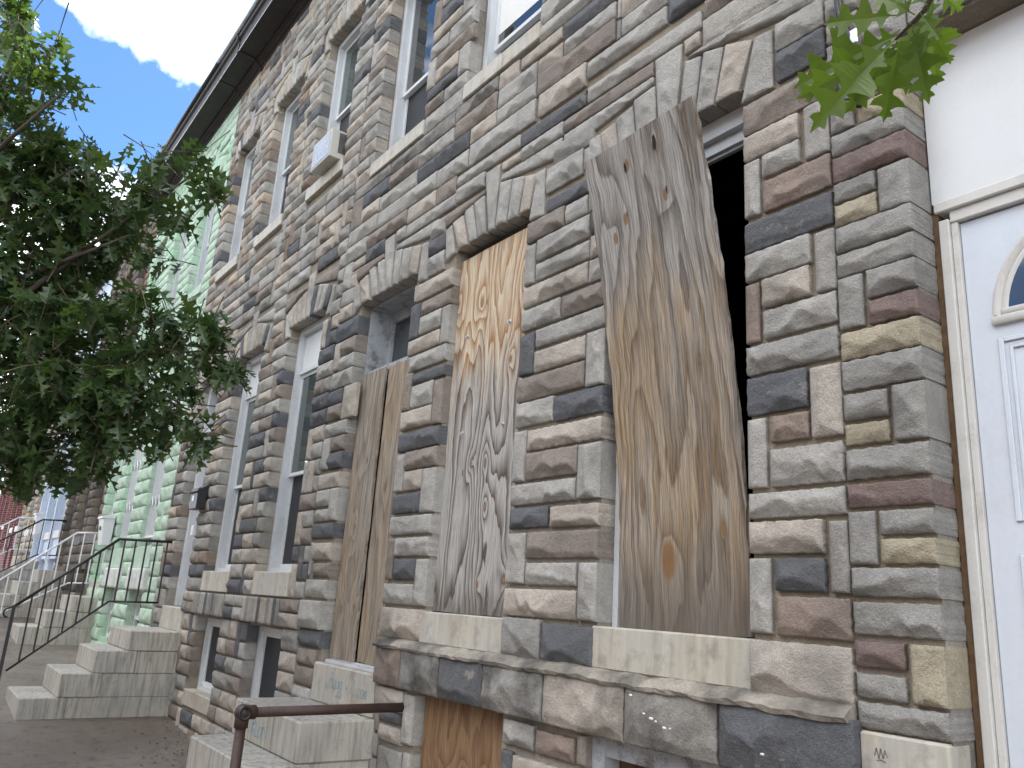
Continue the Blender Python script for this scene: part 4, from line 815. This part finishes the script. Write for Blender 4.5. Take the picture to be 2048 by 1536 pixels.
# ------------------------------------------------------------------ plywood boards
def board(name, w_, h_, M, mat, label, bow=None, th=.018, nx=6, nz=24, ragged=.004, seed=0, screws=()):
    rng = np.random.default_rng(seed); V = []; F = []
    for s in (0, 1):
        for j in range(nz+1):
            for i in range(nx+1):
                x = -w_/2+w_*i/nx; z = h_*j/nz; t = j/nz
                if i in (0, nx): x += rng.uniform(-1, 1)*ragged
                if j in (0, nz): z += rng.uniform(-1, 1)*ragged
                V.append((x, (bow(x/w_+.5, t) if bow else 0)+(th/2 if s else -th/2), z))
    n1 = nx+1; q = n1*(nz+1)
    for j in range(nz):
        for i in range(nx): a = j*n1+i; F += [(a, a+1, a+n1+1, a+n1), (q+a, q+a+n1, q+a+n1+1, q+a+1)]
    for j in range(nz): a = j*n1; b = a+nx; F += [(a, a+n1, q+a+n1, q+a), (b, q+b, q+b+n1, b+n1)]
    for i in range(nx): a = i; b = nz*n1+i; F += [(a, q+a, q+a+1, a+1), (b, b+1, q+b+1, q+b)]
    me = bpy.data.meshes.new(name); me.from_pydata(V, [], F); me.materials.append(mat); me.update()
    o = bpy.data.objects.new(name, me); COL.objects.link(o); o.matrix_world = M; setp(o, label, 'plywood board', 'plywood boards on the openings')
    for x, z in screws:
        s = MB(); s.tube([(x, -th/2+.001, z), (x, -th/2-.004, z)], .016, 12); s.tube([(x, -th/2-.004, z), (x, -th/2-.016, z)], [.010, .007], 6)
        so_ = bpy.data.objects.new('screw', s.mesh('screw', [SILVER], False)); COL.objects.link(so_); so_.parent = o
    return o
def flatM(x, y, z, rz=0.0): return Matrix.Translation((x, y, z)) @ Matrix.Rotation(rz, 4, 'Y')
ez = Vector((-.051, -.29, 2.266)).normalized(); ex = Vector((1, 0, 0)); ey = ez.cross(ex).normalized(); ex = ey.cross(ez)
M1 = Matrix(((ex.x, ey.x, ez.x, -2.406), (ex.y, ey.y, ez.y, .07), (ex.z, ey.z, ez.z, 1.536), (0, 0, 0, 1)))
PLY1 = plywood('plywood_leaning', [(.10, 2.18, .05, .05), (-.09, 2.16, .05, .05), (.11, 1.93, .08, .05), (-.15, 1.91, .06, .05), (-.23, 1.84, .06, .05), (.18, 1.14, .05, .03), (.24, .41, .07, .05), (-.07, .30, .16, .14)], 2.3, .46, 15.0, (.125, .072, .034), (.315, .238, .155), (.335, .318, .292), (.07, .052, .039), topg=(1.35, 2.1, .5), botd=(.42, .0, .8), fig=.7, streak=.85, holes=[(.09, 2.19, .014), (-.10, 2.15, .010), (.12, 1.95, .008), (-.14, 1.93, .006)])
board('plywood_board', .72, 2.287, M1, PLY1, 'large weathered plywood board leaning loose out of the right-hand ground-floor window, grey at its top', bow=lambda u, t: .29*(t-t*t)*.98+.012*math.sin(u*3.1), seed=3, ragged=.006, nz=36)
PLY2 = plywood('plywood_knotty', [(-.40, 1.97, .16, .05), (-.11, 1.91, .20, .055), (.34, 1.94, .18, .05), (.24, 1.46, .18, .045), (-.10, .87, .18, .045), (.05, .86, .2, .05), (.08, .60, .2, .05), (.32, .19, .2, .05), (.06, .16, .14, .045)], 8.1, .26, 17.0, (.33, .17, .07), (.57, .475, .35), (.40, .385, .36), (.08, .064, .052), topg=(1.75, .9, .6), botd=(.2, .02, .7), fig=1.0, streak=.4, holes=[(-.05, 1.90, .010), (-.19, .82, .008)])
board('plywood_board', .80, 2.28, flatM(-3.97, .052, 1.545), PLY2, 'knotty plywood board screwed flat into the middle window, orange at the top and grey below', seed=5, screws=[(.21, 1.70), (-.25, 1.71), (.21, 1.07), (-.22, 1.07)])
PLY3 = plywood('plywood_door_left', [(.06, 1.42, .1, .04), (-.10, 1.40, .1, .04), (-.02, .93, .22, .045), (-.08, .34, .15, .05), (.12, .36, .15, .05)], 14.7, .56, 15.0, (.20, .125, .07), (.34, .27, .19), (.31, .285, .25), (.14, .11, .085))
PLY4 = plywood('plywood_door_right', [(-.08, 1.2, .12, .04), (.05, .25, .1, .03)], 19.2, .5, 13.0, (.19, .115, .062), (.35, .28, .195), (.31, .28, .24), (.12, .09, .07))
board('plywood_board', .385, 2.125, flatM(-5.575, .058, 1.165, .012), PLY3, 'left of the two narrow plywood boards closing the doorway', seed=6)
board('plywood_board', .44, 2.125, flatM(-5.145, .082, 1.165, .008), PLY4, 'right of the two narrow plywood boards closing the doorway', seed=7)
PLY5 = plywood('plywood_basement', [(-.30+.1*i+.02*math.sin(9*i), .47+.05*math.sin(5*i), .16, .03) for i in range(7)], 25.0, .36, 15.0, (.105, .045, .02), (.25, .155, .085), (.30, .25, .19), (.10, .06, .035))
board('plywood_board', .81, .86, flatM(-3.955, .055, .21), PLY5, 'brown plywood board set into the basement opening under the belt of big stones', seed=8, nz=10)
PLY6 = plywood('plywood_basement_dark', [(.1, .5, .1, .04)], 31.0, .2, 12.0, (.09, .045, .025), (.14, .085, .055), (.12, .10, .085), (.05, .03, .02))
board('plywood_board', .80, .80, flatM(-2.45, .12, .2), PLY6, 'dark stained board low in the right-hand basement opening', seed=9, nz=8)
bw = MB().box(-2.878, -2.80, .02, .12, .2, 1.075).box(-2.80, -2.10, .03, .10, 1.0, 1.075).build('basement_frame', OLDWHITE, HR)

# ------------------------------------------------------------------ marble steps
def steps(name, xl, xr, tops, fronts, label, split=True, base=None, skew=0.0):
    zb = base if base is not None else zg(xr)-.1
    t = thing(name, ((xl+xr)/2, fronts[0]/2, zb), label, 'steps', 'marble front steps')
    for i, (zt, yf) in enumerate(zip(tops, fronts)):
        z0 = tops[i+1] if i+1 < len(tops) else zb
        yb = -.004 if i == 0 else fronts[i-1]+.10
        e = random.uniform(-.008, .008)
        MB().box(xl+e, xr+e, yf, yb, z0+.0015, zt-.001, 0, .009).build('step', STEPM, t)
        if i > 0: MB().box(xl+.01, xr-.012-e, yb+.002, -.004, z0+.0015, tops[i]-.0015, 0, .004).build('riser_block', STEPM, t)
    return t
SL = steps('marble_steps', -10.38, -9.37, [1.115, .915, .695, .468], [-.53, -.82, -1.10, -1.42], 'four grimy marble steps up to the door left of the black mailbox', base=.2)
SR = steps('marble_steps', -5.98, -4.84, [.868, .635, .42, .20], [-.515, -.79, -1.08, -1.37], 'stained marble steps below the boarded door, blue scrawl on the top riser', base=-.4)
SG = steps('marble_steps', -15.1, -14.1, [1.34, 1.11, .88], [-.40, -.70, -1.0], 'marble steps of the green house, seen through the black railing', base=.55)
SB = steps('marble_steps', -18.95, -17.9, [1.72, 1.48, 1.24, 1.02], [-.45, -.75, -1.05, -1.35], 'marble steps of the dark brown house', base=.75)
SB2 = steps('marble_steps', -23.1, -22.0, [1.95, 1.72, 1.5, 1.28], [-.45, -.75, -1.05, -1.35], 'pale steps of the blue house', base=.95)
strokes('graffiti', write('RLon'), (-5.60, .69), 1, 1, .085, .007, INK, SR, -.5155)
# ------------------------------------------------------------------ railings
def railing(name, x, top, bot, nb, mat, label, r=.011, post=True, curl=True):
    y0 = top[-1][0]; zf = zg(x)
    t = thing(name, (x, y0, zf), label, 'railing', 'iron step railings')
    def pl(poly, y):
        for (a, b), (c, d) in zip(poly[:-1], poly[1:]):
            if min(a, c)-1e-6 <= y <= max(a, c)+1e-6: return b+(d-b)*(y-a)/(c-a) if abs(c-a) > 1e-9 else b
        return poly[-1][1]
    m = MB()
    for (a, b), (c, d) in zip(top[:-1], top[1:]): m.tube([(x, a, b), (x, c, d)], r*1.5, 8)
    m.build('top_rail', mat, t, True)
    m = MB()
    for (a, b), (c, d) in zip(bot[:-1], bot[1:]): m.tube([(x, a, b), (x, c, d)], r*1.05, 8)
    m.build('bottom_rail', mat, t, True)
    ya, yb = top[0][0]-.06, bot[-1][0]+.10
    for i in range(nb):
        y = ya+(yb-ya)*i/(nb-1); MB().box(x-r*.8, x+r*.8, y-r*.8, y+r*.8, pl(bot, y), pl(top, y)).build('baluster', mat, t)
    if post: MB().box(x-r*1.5, x+r*1.5, y0-r*1.5, y0+r*1.5, zf, top[-1][1]+.015).build('post', mat, t)
    if curl:
        a, b = top[-1]; MB().tube([(x, a, b)]+[(x, a-.05-.035*math.sin(g), b-.045+.045*math.cos(g)-.02) for g in np.linspace(0, 3.4, 9)], r, 6).build('scroll', mat, t, True)
    return t
railing('step_railing', -10.36, [(-.02, 2.09), (-.61, 2.07), (-1.52, 1.27)], [(-.07, 1.385), (-.60, 1.375), (-1.47, .62)], 12, BLACK, 'black iron railing along the nearer marble steps')
railing('step_railing', -15.06, [(-.03, 2.35), (-.36, 2.32), (-1.5, 1.32)], [(-.03, 1.54), (-.35, 1.52), (-1.45, .86)], 9, WHITE, 'white painted railing on the green house steps', post=True, curl=False)
railing('step_railing', -18.9, [(-.03, 2.72), (-.45, 2.70), (-1.6, 1.85)], [(-.03, 2.02), (-.44, 2.0), (-1.55, 1.25)], 9, BLACK, 'thin black railing on the dark brown house steps', curl=False)
railing('step_railing', -23.0, [(-.03, 2.95), (-.5, 2.93), (-1.6, 2.1)], [(-.03, 2.2), (-.5, 2.18), (-1.55, 1.5)], 8, WHITE, 'white railing on the blue house steps', curl=False)
t = thing('pipe_handrail', (-4.5, -.985, zg(-4.5)), 'rusty brown pipe handrail with an open elbow fitting beside the boarded door steps', 'handrail')
MB().tube([(-4.5, -.012, .985), (-4.5, -.93, .975)], .0265, 16).build('rail_pipe', RUST, t, True)
MB().tube([(-4.5, -.985, .925), (-4.49, -.99, zg(-4.5)-.05)], .0275, 16).build('post_pipe', RUST, t, True)
m = MB(); m.tube([(-4.5, -.985, .90), (-4.5, -.985, .985)], [.036, .036], 16); m.tube([(-4.5, -.92, .976), (-4.5, -.99, .976)], [.037, .037], 16)
def ball(m, c, r, n=14, k=8, sq=(1,1,1)):
    V = []; F = []
    for j in range(k+1):
        th = math.pi*j/k
        for i in range(n): a = 2*math.pi*i/n; V.append((c[0]+r*sq[0]*math.sin(th)*math.cos(a), c[1]+r*sq[1]*math.sin(th)*math.sin(a), c[2]+r*sq[2]*math.cos(th)))
    for j in range(k):
        for i in range(n): q = (i+1) % n; F.append((j*n+i, j*n+q, j*n+n+q, j*n+n+i))
    return m.add(V, F)
ball(m, (-4.5, -.988, .976), .042); m.build('elbow_fitting', RUST, t, True)
m = MB(); n = 16; V = []
for rr, xx in ((.037, -4.475), (.037, -4.452), (.024, -4.452), (.024, -4.47)):
    for i in range(n): g = 2*math.pi*i/n; V.append((xx+.0, -.988+rr*math.cos(g), .976+rr*math.sin(g)))
F = [(k*n+i, k*n+(i+1) % n, k*n+n+(i+1) % n, k*n+n+i) for k in range(3) for i in range(n)]+[tuple(range(4*n-1, 3*n-1, -1))]
m.add(V, F); m.build('elbow_socket', BLACK, t, True)

# ------------------------------------------------------------------ air conditioner, mailboxes, lantern, cables
t = thing('air_conditioner', (-6.84, -.05, 5.575), 'small yellowed window air conditioner on the upstairs sill of the stone house', 'air conditioner')
x0, x1, y0, y1, z0, z1 = -7.06, -6.62, -.15, .12, 5.58, 5.875
MB().box(x0, x1, y0, y1, z0, z1, 0, .006).build('casing', ACCASE, t)
MB().box(x0+.025, x1-.02, y0-.004, y0-.0005, z0+.025, z1-.025).build('coil', ACCOIL, t)
m = MB()
for i in range(16): z = z0+.06+i*.0135; m.box(x1+.0005, x1+.003, -.07, .03, z, z+.0075)
m.build('louvres', BLACK, t)
MB().box(x0-.28, x0-.001, .11, .13, 5.575, z1).build('side_curtain', VINYL, t)
t = thing('mailbox', (-9.28, -.07, 2.40), 'black wall mailbox with a pale label beside the marble-step door', 'mailbox', 'wall mailboxes')
MB().box(-9.44, -9.17, -.145, -.042, 2.41, 2.64, 0, .008).build('box', BLACK, t)
MB().add([(-9.45, -.165, 2.60), (-9.16, -.165, 2.60), (-9.16, -.04, 2.69), (-9.45, -.04, 2.69), (-9.45, -.155, 2.585), (-9.16, -.155, 2.585), (-9.16, -.04, 2.655), (-9.45, -.04, 2.655)], [(0,1,2,3),(7,6,5,4),(0,4,5,1),(1,5,6,2),(2,6,7,3),(3,7,4,0)]).build('lid', BLACK, t)
MB().box(-9.36, -9.30, -.1475, -.1452, 2.50, 2.56).build('number_label', WHITE, t)
MB().box(-9.435, -9.425, -.1475, -.1452, 2.45, 2.50).build('slot_mark', WHITE, t)
def wbox(x, z, label, y=-.05, s=1.0):
    t = thing('mailbox', (x, y, z), label, 'mailbox', 'wall mailboxes'); w_, d, h_ = .20*s, .17*s, .42*s
    b = MB().add([(x-w_*.8, y-d*.75, z), (x+w_*.8, y-d*.75, z), (x+w_*.8, y, z), (x-w_*.8, y, z), (x-w_, y-d, z+h_), (x+w_, y-d, z+h_), (x+w_, y, z+h_), (x-w_, y, z+h_)], [(0,3,2,1),(4,5,6,7),(0,1,5,4),(1,2,6,5),(2,3,7,6),(3,0,4,7)]).build('box', WHITE, t)
    MB().prism([(y-d-.02, z+h_+.001), (y-d-.02, z+h_+.03), (y-d*.5, z+h_+.06), (y, z+h_+.06), (y, z+h_+.001)], x-w_-.015, x+w_+.015).build('lid', WHITE, t)
    MB().box(x-.02, x+.02, y-d-.006, y-d*.9, z+h_*.55, z+h_*.7).build('keyhole_plate', BLACK, t)
wbox(-14.02, 2.12, 'white tapered mailbox on the green house front', y=-.06, s=.95)
wbox(-22.6, 2.55, 'small white mailbox on the pale blue house front', y=-.02, s=1.1)
t = thing('wall_lantern', (-23.1, -.25, 3.55), 'black coach lantern on the pale blue house front', 'lantern')
x, y, z = -23.1, -.30, 3.5
m = MB().box(x-.015, x+.015, y-.005, -.002, z+.56, z+.59).box(x-.06, x+.06, -.02, -.002, z+.4, z+.7); m.tube([(x, y, z+.58), (x, y, z+.5)], .012, 8); m.build('bracket', BLACK, t)
m = MB(); m.tube([(x, y, z+.36), (x, y, z+.44), (x, y, z+.5)], [.17, .10, .03], 6); m.tube([(x, y, z-.02), (x, y, z+.02)], [.11, .13], 6)
for k in range(6): g = 2*math.pi*k/6; m.tube([(x+.12*math.cos(g), y+.12*math.sin(g), z+.01), (x+.155*math.cos(g), y+.155*math.sin(g), z+.37)], .010, 5)
m.build('cage', BLACK, t); MB().tube([(x, y, z+.03), (x, y, z+.34)], [.10, .13], 6).build('glass', LAMPG, t)
t = thing('utility_cables', (-1.47, -.04, 3.5), 'black service cables hanging down the stone pier behind the oak leaves', 'cable')
MB().tube([(-1.50, -.06, 4.5), (-1.505, -.05, 4.05), (-1.49, -.055, 3.93), (-1.46, -.06, 3.84), (-1.43, -.05, 3.72), (-1.44, -.045, 3.5)], .011, 8).build('cable', BLACK, t, True)
MB().tube([(-1.49, -.06, 4.5), (-1.495, -.06, 4.1), (-1.475, -.065, 3.95), (-1.45, -.07, 3.82), (-1.425, -.055, 3.70)], .009, 8).build('cable', BLACK, t, True)
MB().tube([(-1.515, -.05, 4.5), (-1.51, -.048, 4.0), (-1.52, -.045, 3.7), (-1.50, -.05, 3.56), (-1.45, -.06, 3.535), (-1.42, -.05, 3.56)], .006, 6).build('cable', BLACK, t, True)
MB().box(-1.455, -1.415, -.075, -.04, 3.76, 3.83, 0, .006).build('clamp', SILVER, t)
# paint drips and a chip on the belt and step
for (x, z, r) in ((-2.515, 1.285, .009), (-2.44, 1.225, .008), (-2.40, 1.212, .012), (-2.375, 1.205, .007), (-2.33, 1.188, .010), (-2.30, 1.190, .006), (-1.88, 1.17, .009)):
    ball(MB(), (x, -.112, z), r*.8, 10, 5, (1.3, .25, .6)).build('paint_fleck', CHALK, HR, True)

# ------------------------------------------------------------------ oak leaves and trees
OUT = [(.010, 0), (.012, .12), (.04, .17), (.13, .20), (.19, .235), (.13, .26), (.055, .30), (.06, .36), (.17, .40), (.25, .44), (.245, .47), (.33, .53), (.22, .54), (.12, .56), (.055, .60), (.06, .65), (.15, .69), (.20, .73), (.25, .80), (.15, .805), (.08, .82), (.05, .86), (.09, .90), (.11, .95), (.04, .955), (0, 1.05)]
def oak_leaf(seed, lobes=4, fold=.18, curl=.12):
    """unit-length pinnate oak leaf along +Y: paired bristle-tipped lobes with open sinuses, folded on the midrib"""
    rng = np.random.default_rng(seed); V = []; F = []; n = len(OUT)
    for x, y in OUT: V.append((0, y, 0))
    for s in (1, -1):
        b = len(V); wv = rng.uniform(.85, 1.12)
        for x, y in OUT: V.append((s*x*wv*(1+.12*math.sin(11*y+seed*2+s)), y, 0))
        for i in range(n-1): F.append((i, b+i, b+i+1, i+1) if s > 0 else (i, i+1, b+i+1, b+i))
    V = [(x, y, abs(x)*fold*2-curl*y*y*1.2+.03*math.sin(9*y+seed)*abs(x)*3) for x, y, z in V]
    return np.array(V), F
LV = [oak_leaf(s, 4 if s % 3 else 3, .12+.05*(s % 4), .08+.06*(s % 3)) for s in range(6)]
LM = []; LMN = []
for i, (v, f) in enumerate(LV):
    for lst, mt in ((LM, LEAF), (LMN, LEAFN)):
        me = bpy.data.meshes.new('leaf'); me.from_pydata([tuple(p) for p in v], [], f); me.materials.append(mt); me.update(); lst.append(me)
def leaf_matrix(p, d, n, s):
    d = d.normalized(); x = d.cross(n); x = x.normalized() if x.length > 1e-4 else d.orthogonal().normalized(); z = x.cross(d)
    return Matrix(((x.x*s, d.x*s, z.x*s, p.x), (x.y*s, d.y*s, z.y*s, p.y), (x.z*s, d.z*s, z.z*s, p.z), (0, 0, 0, 1)))
def oak(name, trunk, limbs, blobs, label, nl_scale, lsize, seed, mat, nparts, group='street trees'):
    """blobs: (centre, radius, density). Twigs run outwards from limb ends; leaves sit in rosettes at their tips."""
    rng = random.Random(seed); base = trunk[0][0]
    t = thing(name, base, label, 'tree', group)
    m = MB(); m.tube([p for p, r in trunk], [r for p, r in trunk], 12); m.build('trunk', BARK, t, True)
    m = MB()
    for l in limbs: m.tube([p for p, r in l], [r for p, r in l], 7)
    tw = MB(); LFS = []
    for c, R, dens in blobs:
        n = max(3, int(dens*nl_scale*(R/.3)**2.3))
        for k in range(n):
            v = Vector((rng.gauss(0, 1), rng.gauss(0, 1), rng.gauss(0, 1))).normalized()*R*(rng.random()**.45)
            tip = c+Vector((v.x, v.y, v.z*.85)); out = (v*.6+Vector((rng.gauss(0, .3), rng.gauss(0, .3), rng.gauss(-.05, .3)))).normalized()
            st = tip-out*rng.uniform(.12, .28)
            tw.tube([st, (st+tip)/2+Vector((0, 0, .01)), tip], [.004, .003, .0018], 4, 0, False)
            nl = rng.randint(4, 8)
            for q in range(nl):
                fr = rng.random()**.6; p = st.lerp(tip, .25+.75*fr)
                a = out.orthogonal().normalized(); a = Matrix.Rotation(rng.random()*6.28, 3, out) @ a
                d = (out*rng.uniform(.35, 1.0)+a*rng.uniform(.5, 1.0)+Vector((0, 0, rng.uniform(-.75, .1)))).normalized()
                nn = (Vector((0, 0, 1))+Vector((rng.gauss(0, .45), rng.gauss(0, .45), rng.gauss(0, .3)))).normalized()
                LFS.append((p, d, nn, lsize*rng.uniform(.6, 1.15), rng.randrange(6)))
    m.build('limbs', BARK, t, True)
    tw.build('twigs', TWIG, t, False, kind='stuff')
    # the nearest leaves in view are parts of their own
    def key(l):
        q = project(*l[0]); vis = q is not None and -10 < q[0] < 1034 and -10 < q[1] < 778
        return (0 if vis else 1, (l[0]-CAM).length)
    LFS.sort(key=key)
    for p, d, nn, s, k in LFS[:nparts]:
        o = bpy.data.objects.new('leaf', LM[k]); link(o, t); o.matrix_basis = leaf_matrix(p, d, nn, s)
    V = []; F = []; b = 0
    for p, d, nn, s, k in LFS[nparts:]:
        M = np.array(leaf_matrix(p, d, nn, s)); v, f = LV[k]; V.append(v@M[:3, :3].T+M[:3, 3]); F.append(np.array(f)+b); b += len(v)
    ob = bpy.data.objects.new('crown', np_mesh('crown', np.concatenate(V), np.concatenate(F), [mat], 0)); link(ob, t); ob['kind'] = 'stuff'
    return t, len(LFS)
B = [(15, 30, 6.2, 80, .55), (60, 120, 6.0, 70, .6), (120, 180, 5.9, 45, .6), (15, 170, 6.4, 90, .8), (20, 290, 6.3, 100, 1.0), (90, 310, 6.1, 80, .9), (160, 330, 6.0, 55, .7), (60, 400, 6.2, 110, 1.1), (170, 420, 5.9, 95, 1.0), (225, 350, 5.7, 45, .7), (290, 380, 5.6, 65, 1.0), (350, 340, 5.4, 45, .9), (400, 320, 5.3, 34, .9), (405, 385, 5.3, 42, .9),
     (350, 430, 5.4, 45, .7), (60, 500, 6.2, 120, 1.1), (160, 510, 6.0, 70, .9), (250, 470, 5.7, 55, .9), (300, 500, 5.6, 35, .6), (20, 620, 6.3, 120, 1.2), (110, 630, 5.8, 105, 1.2), (215, 640, 5.5, 80, 1.2), (300, 615, 5.3, 60, 1.1), (370, 640, 5.2, 55, 1.1), (425, 680, 5.1, 40, 1.0), (445, 720, 5.1, 38, .9), (390, 725, 5.2, 60, 1.1), (470, 735, 5.1, 20, .9),
     (50, 760, 5.9, 120, 1.3), (160, 760, 5.6, 110, 1.3), (270, 740, 5.3, 90, 1.2), (270, 830, 5.3, 75, 1.1), (350, 800, 5.2, 55, .9), (400, 850, 5.1, 34, .8), (395, 890, 5.1, 22, .7), (160, 860, 5.6, 90, 1.2), (50, 870, 5.8, 90, 1.3), (230, 890, 5.4, 50, 1.0), (310, 880, 5.3, 38, .8), (20, 930, 6.0, 55, 1.0), (110, 930, 5.7, 45, 1.0), (180, 935, 5.6, 32, .8)]
TB = Vector((-6.6, -3.15, zg(-6.6)))
blobs = [(ray_at(x, y, d), r*d/FPX, k) for x, y, d, r, k in B]
rb = random.Random(8)
for _ in range(26): blobs.append((TB+Vector((rb.uniform(-1.7, 1.6), rb.uniform(-1.9, -.55), rb.uniform(2.4, 6.6))), rb.uniform(.4, .65), .5))
for _ in range(8): blobs.append((TB+Vector((rb.uniform(-1.2, .4), rb.uniform(-.5, .1), rb.uniform(5.6, 7.0))), rb.uniform(.4, .6), .5))
trunk = [(TB-Vector((0, 0, .1)), .17), (TB+Vector((0, 0, .15)), .13), (TB+Vector((.05, .0, 1.5)), .105), (TB+Vector((.1, .1, 3.0)), .085), (TB+Vector((.15, .15, 5.2)), .05), (TB+Vector((.2, .2, 6.6)), .02)]
limbs = []
for i, (a, b) in enumerate([((-60, 430), (400, 340)), ((-60, 800), (440, 700)), ((-60, 560), (260, 470)), ((-60, 880), (380, 820)), ((-80, 300), (130, 180)), ((-60, 930), (180, 860))]):
    p0 = TB+Vector((.1, .1, 2.2+.25*i if i < 4 else 3.4 if i == 4 else 1.9)); p3 = ray_at(b[0], b[1], 5.5); p1 = p0.lerp(p3, .35)+Vector((0, 0, .12)); p2 = p0.lerp(p3, .7)+Vector((0, 0, .08))
    limbs.append([(p0, .04), (p1, .026), (p2, .014), (p3, .005)])
for c_, R_, k_ in blobs[len(B):][::3]:
    p0 = TB+Vector((.1, .1, max(1.9, c_.z-TB.z-1.0))); limbs.append([(p0, .03), (p0.lerp(c_, .5)+Vector((0, 0, .1)), .018), (c_, .006)])
_, NL = oak('oak_tree', trunk, limbs, blobs, 'leafy oak street tree filling the left edge, its branches hanging before the houses', 21, .172, 4, LEAF, 300)
print('oak leaves', NL)
TB2 = Vector((-17.5, -3.1, zg(-17.5)))
blobs2 = [(Vector((-17+random.uniform(-1.6, 1.6), -2.6+random.uniform(-.9, 1.35), 5.0+random.uniform(-1.5, 2.2))), random.uniform(.5, .8), .5) for _ in range(26)]
oak('oak_tree', [(TB2-Vector((0, 0, .1)), .2), (TB2+Vector((0, 0, 2.5)), .13), (TB2+Vector((0, .2, 5.5)), .04)], [[(TB2+Vector((0, 0, 2.6)), .06), (TB2+Vector((.5, .8, 4.0)), .02)], [(TB2+Vector((0, 0, 3)), .06), (TB2+Vector((-.6, .5, 4.8)), .02)]], blobs2, 'second street oak farther up the pavement, mostly hidden behind the near one', 9, .16, 9, LEAF2, 0)
# branch of a third oak reaching in at the top right
t = thing('oak_branch', ray_at(1900, -140, 1.95), 'oak twig with bright lobed leaves hanging in at the top right', 'branch')
tip = [ray_at(1930, -160, 1.95), ray_at(1885, -50, 1.97), ray_at(1850, 20, 1.98), ray_at(1815, 55, 2.0), ray_at(1785, 85, 2.02)]
MB().tube(tip, [.010, .007, .0055, .004, .002], 8).build('twig', TWIG, t, True)
LL = [((1800, 30), (1655, 42), 2.0, .1), ((1795, 70), (1588, 162), 2.04, .2), ((1790, 80), (1628, 232), 1.98, .0), ((1800, 85), (1768, 236), 1.95, -.2), ((1825, 60), (1860, 196), 2.0, .3), ((1845, 30), (1896, 125), 2.03, -.1), ((1840, 25), (1880, 75), 1.97, .1), ((1780, 95), (1612, 190), 2.07, -.3),
      ((1790, 95), (1692, 222), 2.01, .2), ((1870, -20), (1924, 22), 1.96, .0), ((1830, 30), (1745, -20), 1.99, .2), ((1800, 60), (1700, 130), 2.05, -.2), ((1840, 40), (1800, 150), 2.04, .1), ((1855, 10), (1790, -40), 1.95, .3), ((1795, 80), (1735, 190), 2.06, .4), ((1870, -10), (1840, 100), 2.02, -.4), ((1820, 50), (1815, 170), 2.08, .1), ((1850, 15), (1885, 150), 2.07, .5)]
rng_ = random.Random(5)
for i, (a, b, d, tw_) in enumerate(LL):
    p = ray_at(a[0], a[1], d); q = ray_at(b[0], b[1], d+rng_.uniform(-.06, .06)); dd = q-p
    view = (CAM-p).normalized(); nn = (view+Vector((tw_*.8, rng_.uniform(-.3, .2), rng_.uniform(-.1, .45)))).normalized()
    o = bpy.data.objects.new('leaf', LMN[i % 6]); link(o, t); o.matrix_basis = leaf_matrix(p, dd, nn, dd.length*1.04)
# litter on the pavement
m = MB(); rl = random.Random(3)
for i in range(420):
    x = rl.uniform(-10.6, -6.2); y = -abs(rl.gauss(0, .30))-.03 if rl.random() < .7 else rl.uniform(-2.2, -.1); s = rl.uniform(.008, .035); g = rl.uniform(0, 6.28); z = zg(x)+.004
    c, n_ = math.cos(g)*s, math.sin(g)*s*.5
    m.add([(x-c, y-n_, z), (x+n_*.6, y-c*.4, z+.006), (x+c, y+n_, z+.002), (x-n_*.6, y+c*.4, z+.008)], [(0, 1, 2, 3)])
setp(m.build('leaf_litter', LITTER), 'dry leaf crumbs and grit swept against the wall base', 'litter', kind='stuff')
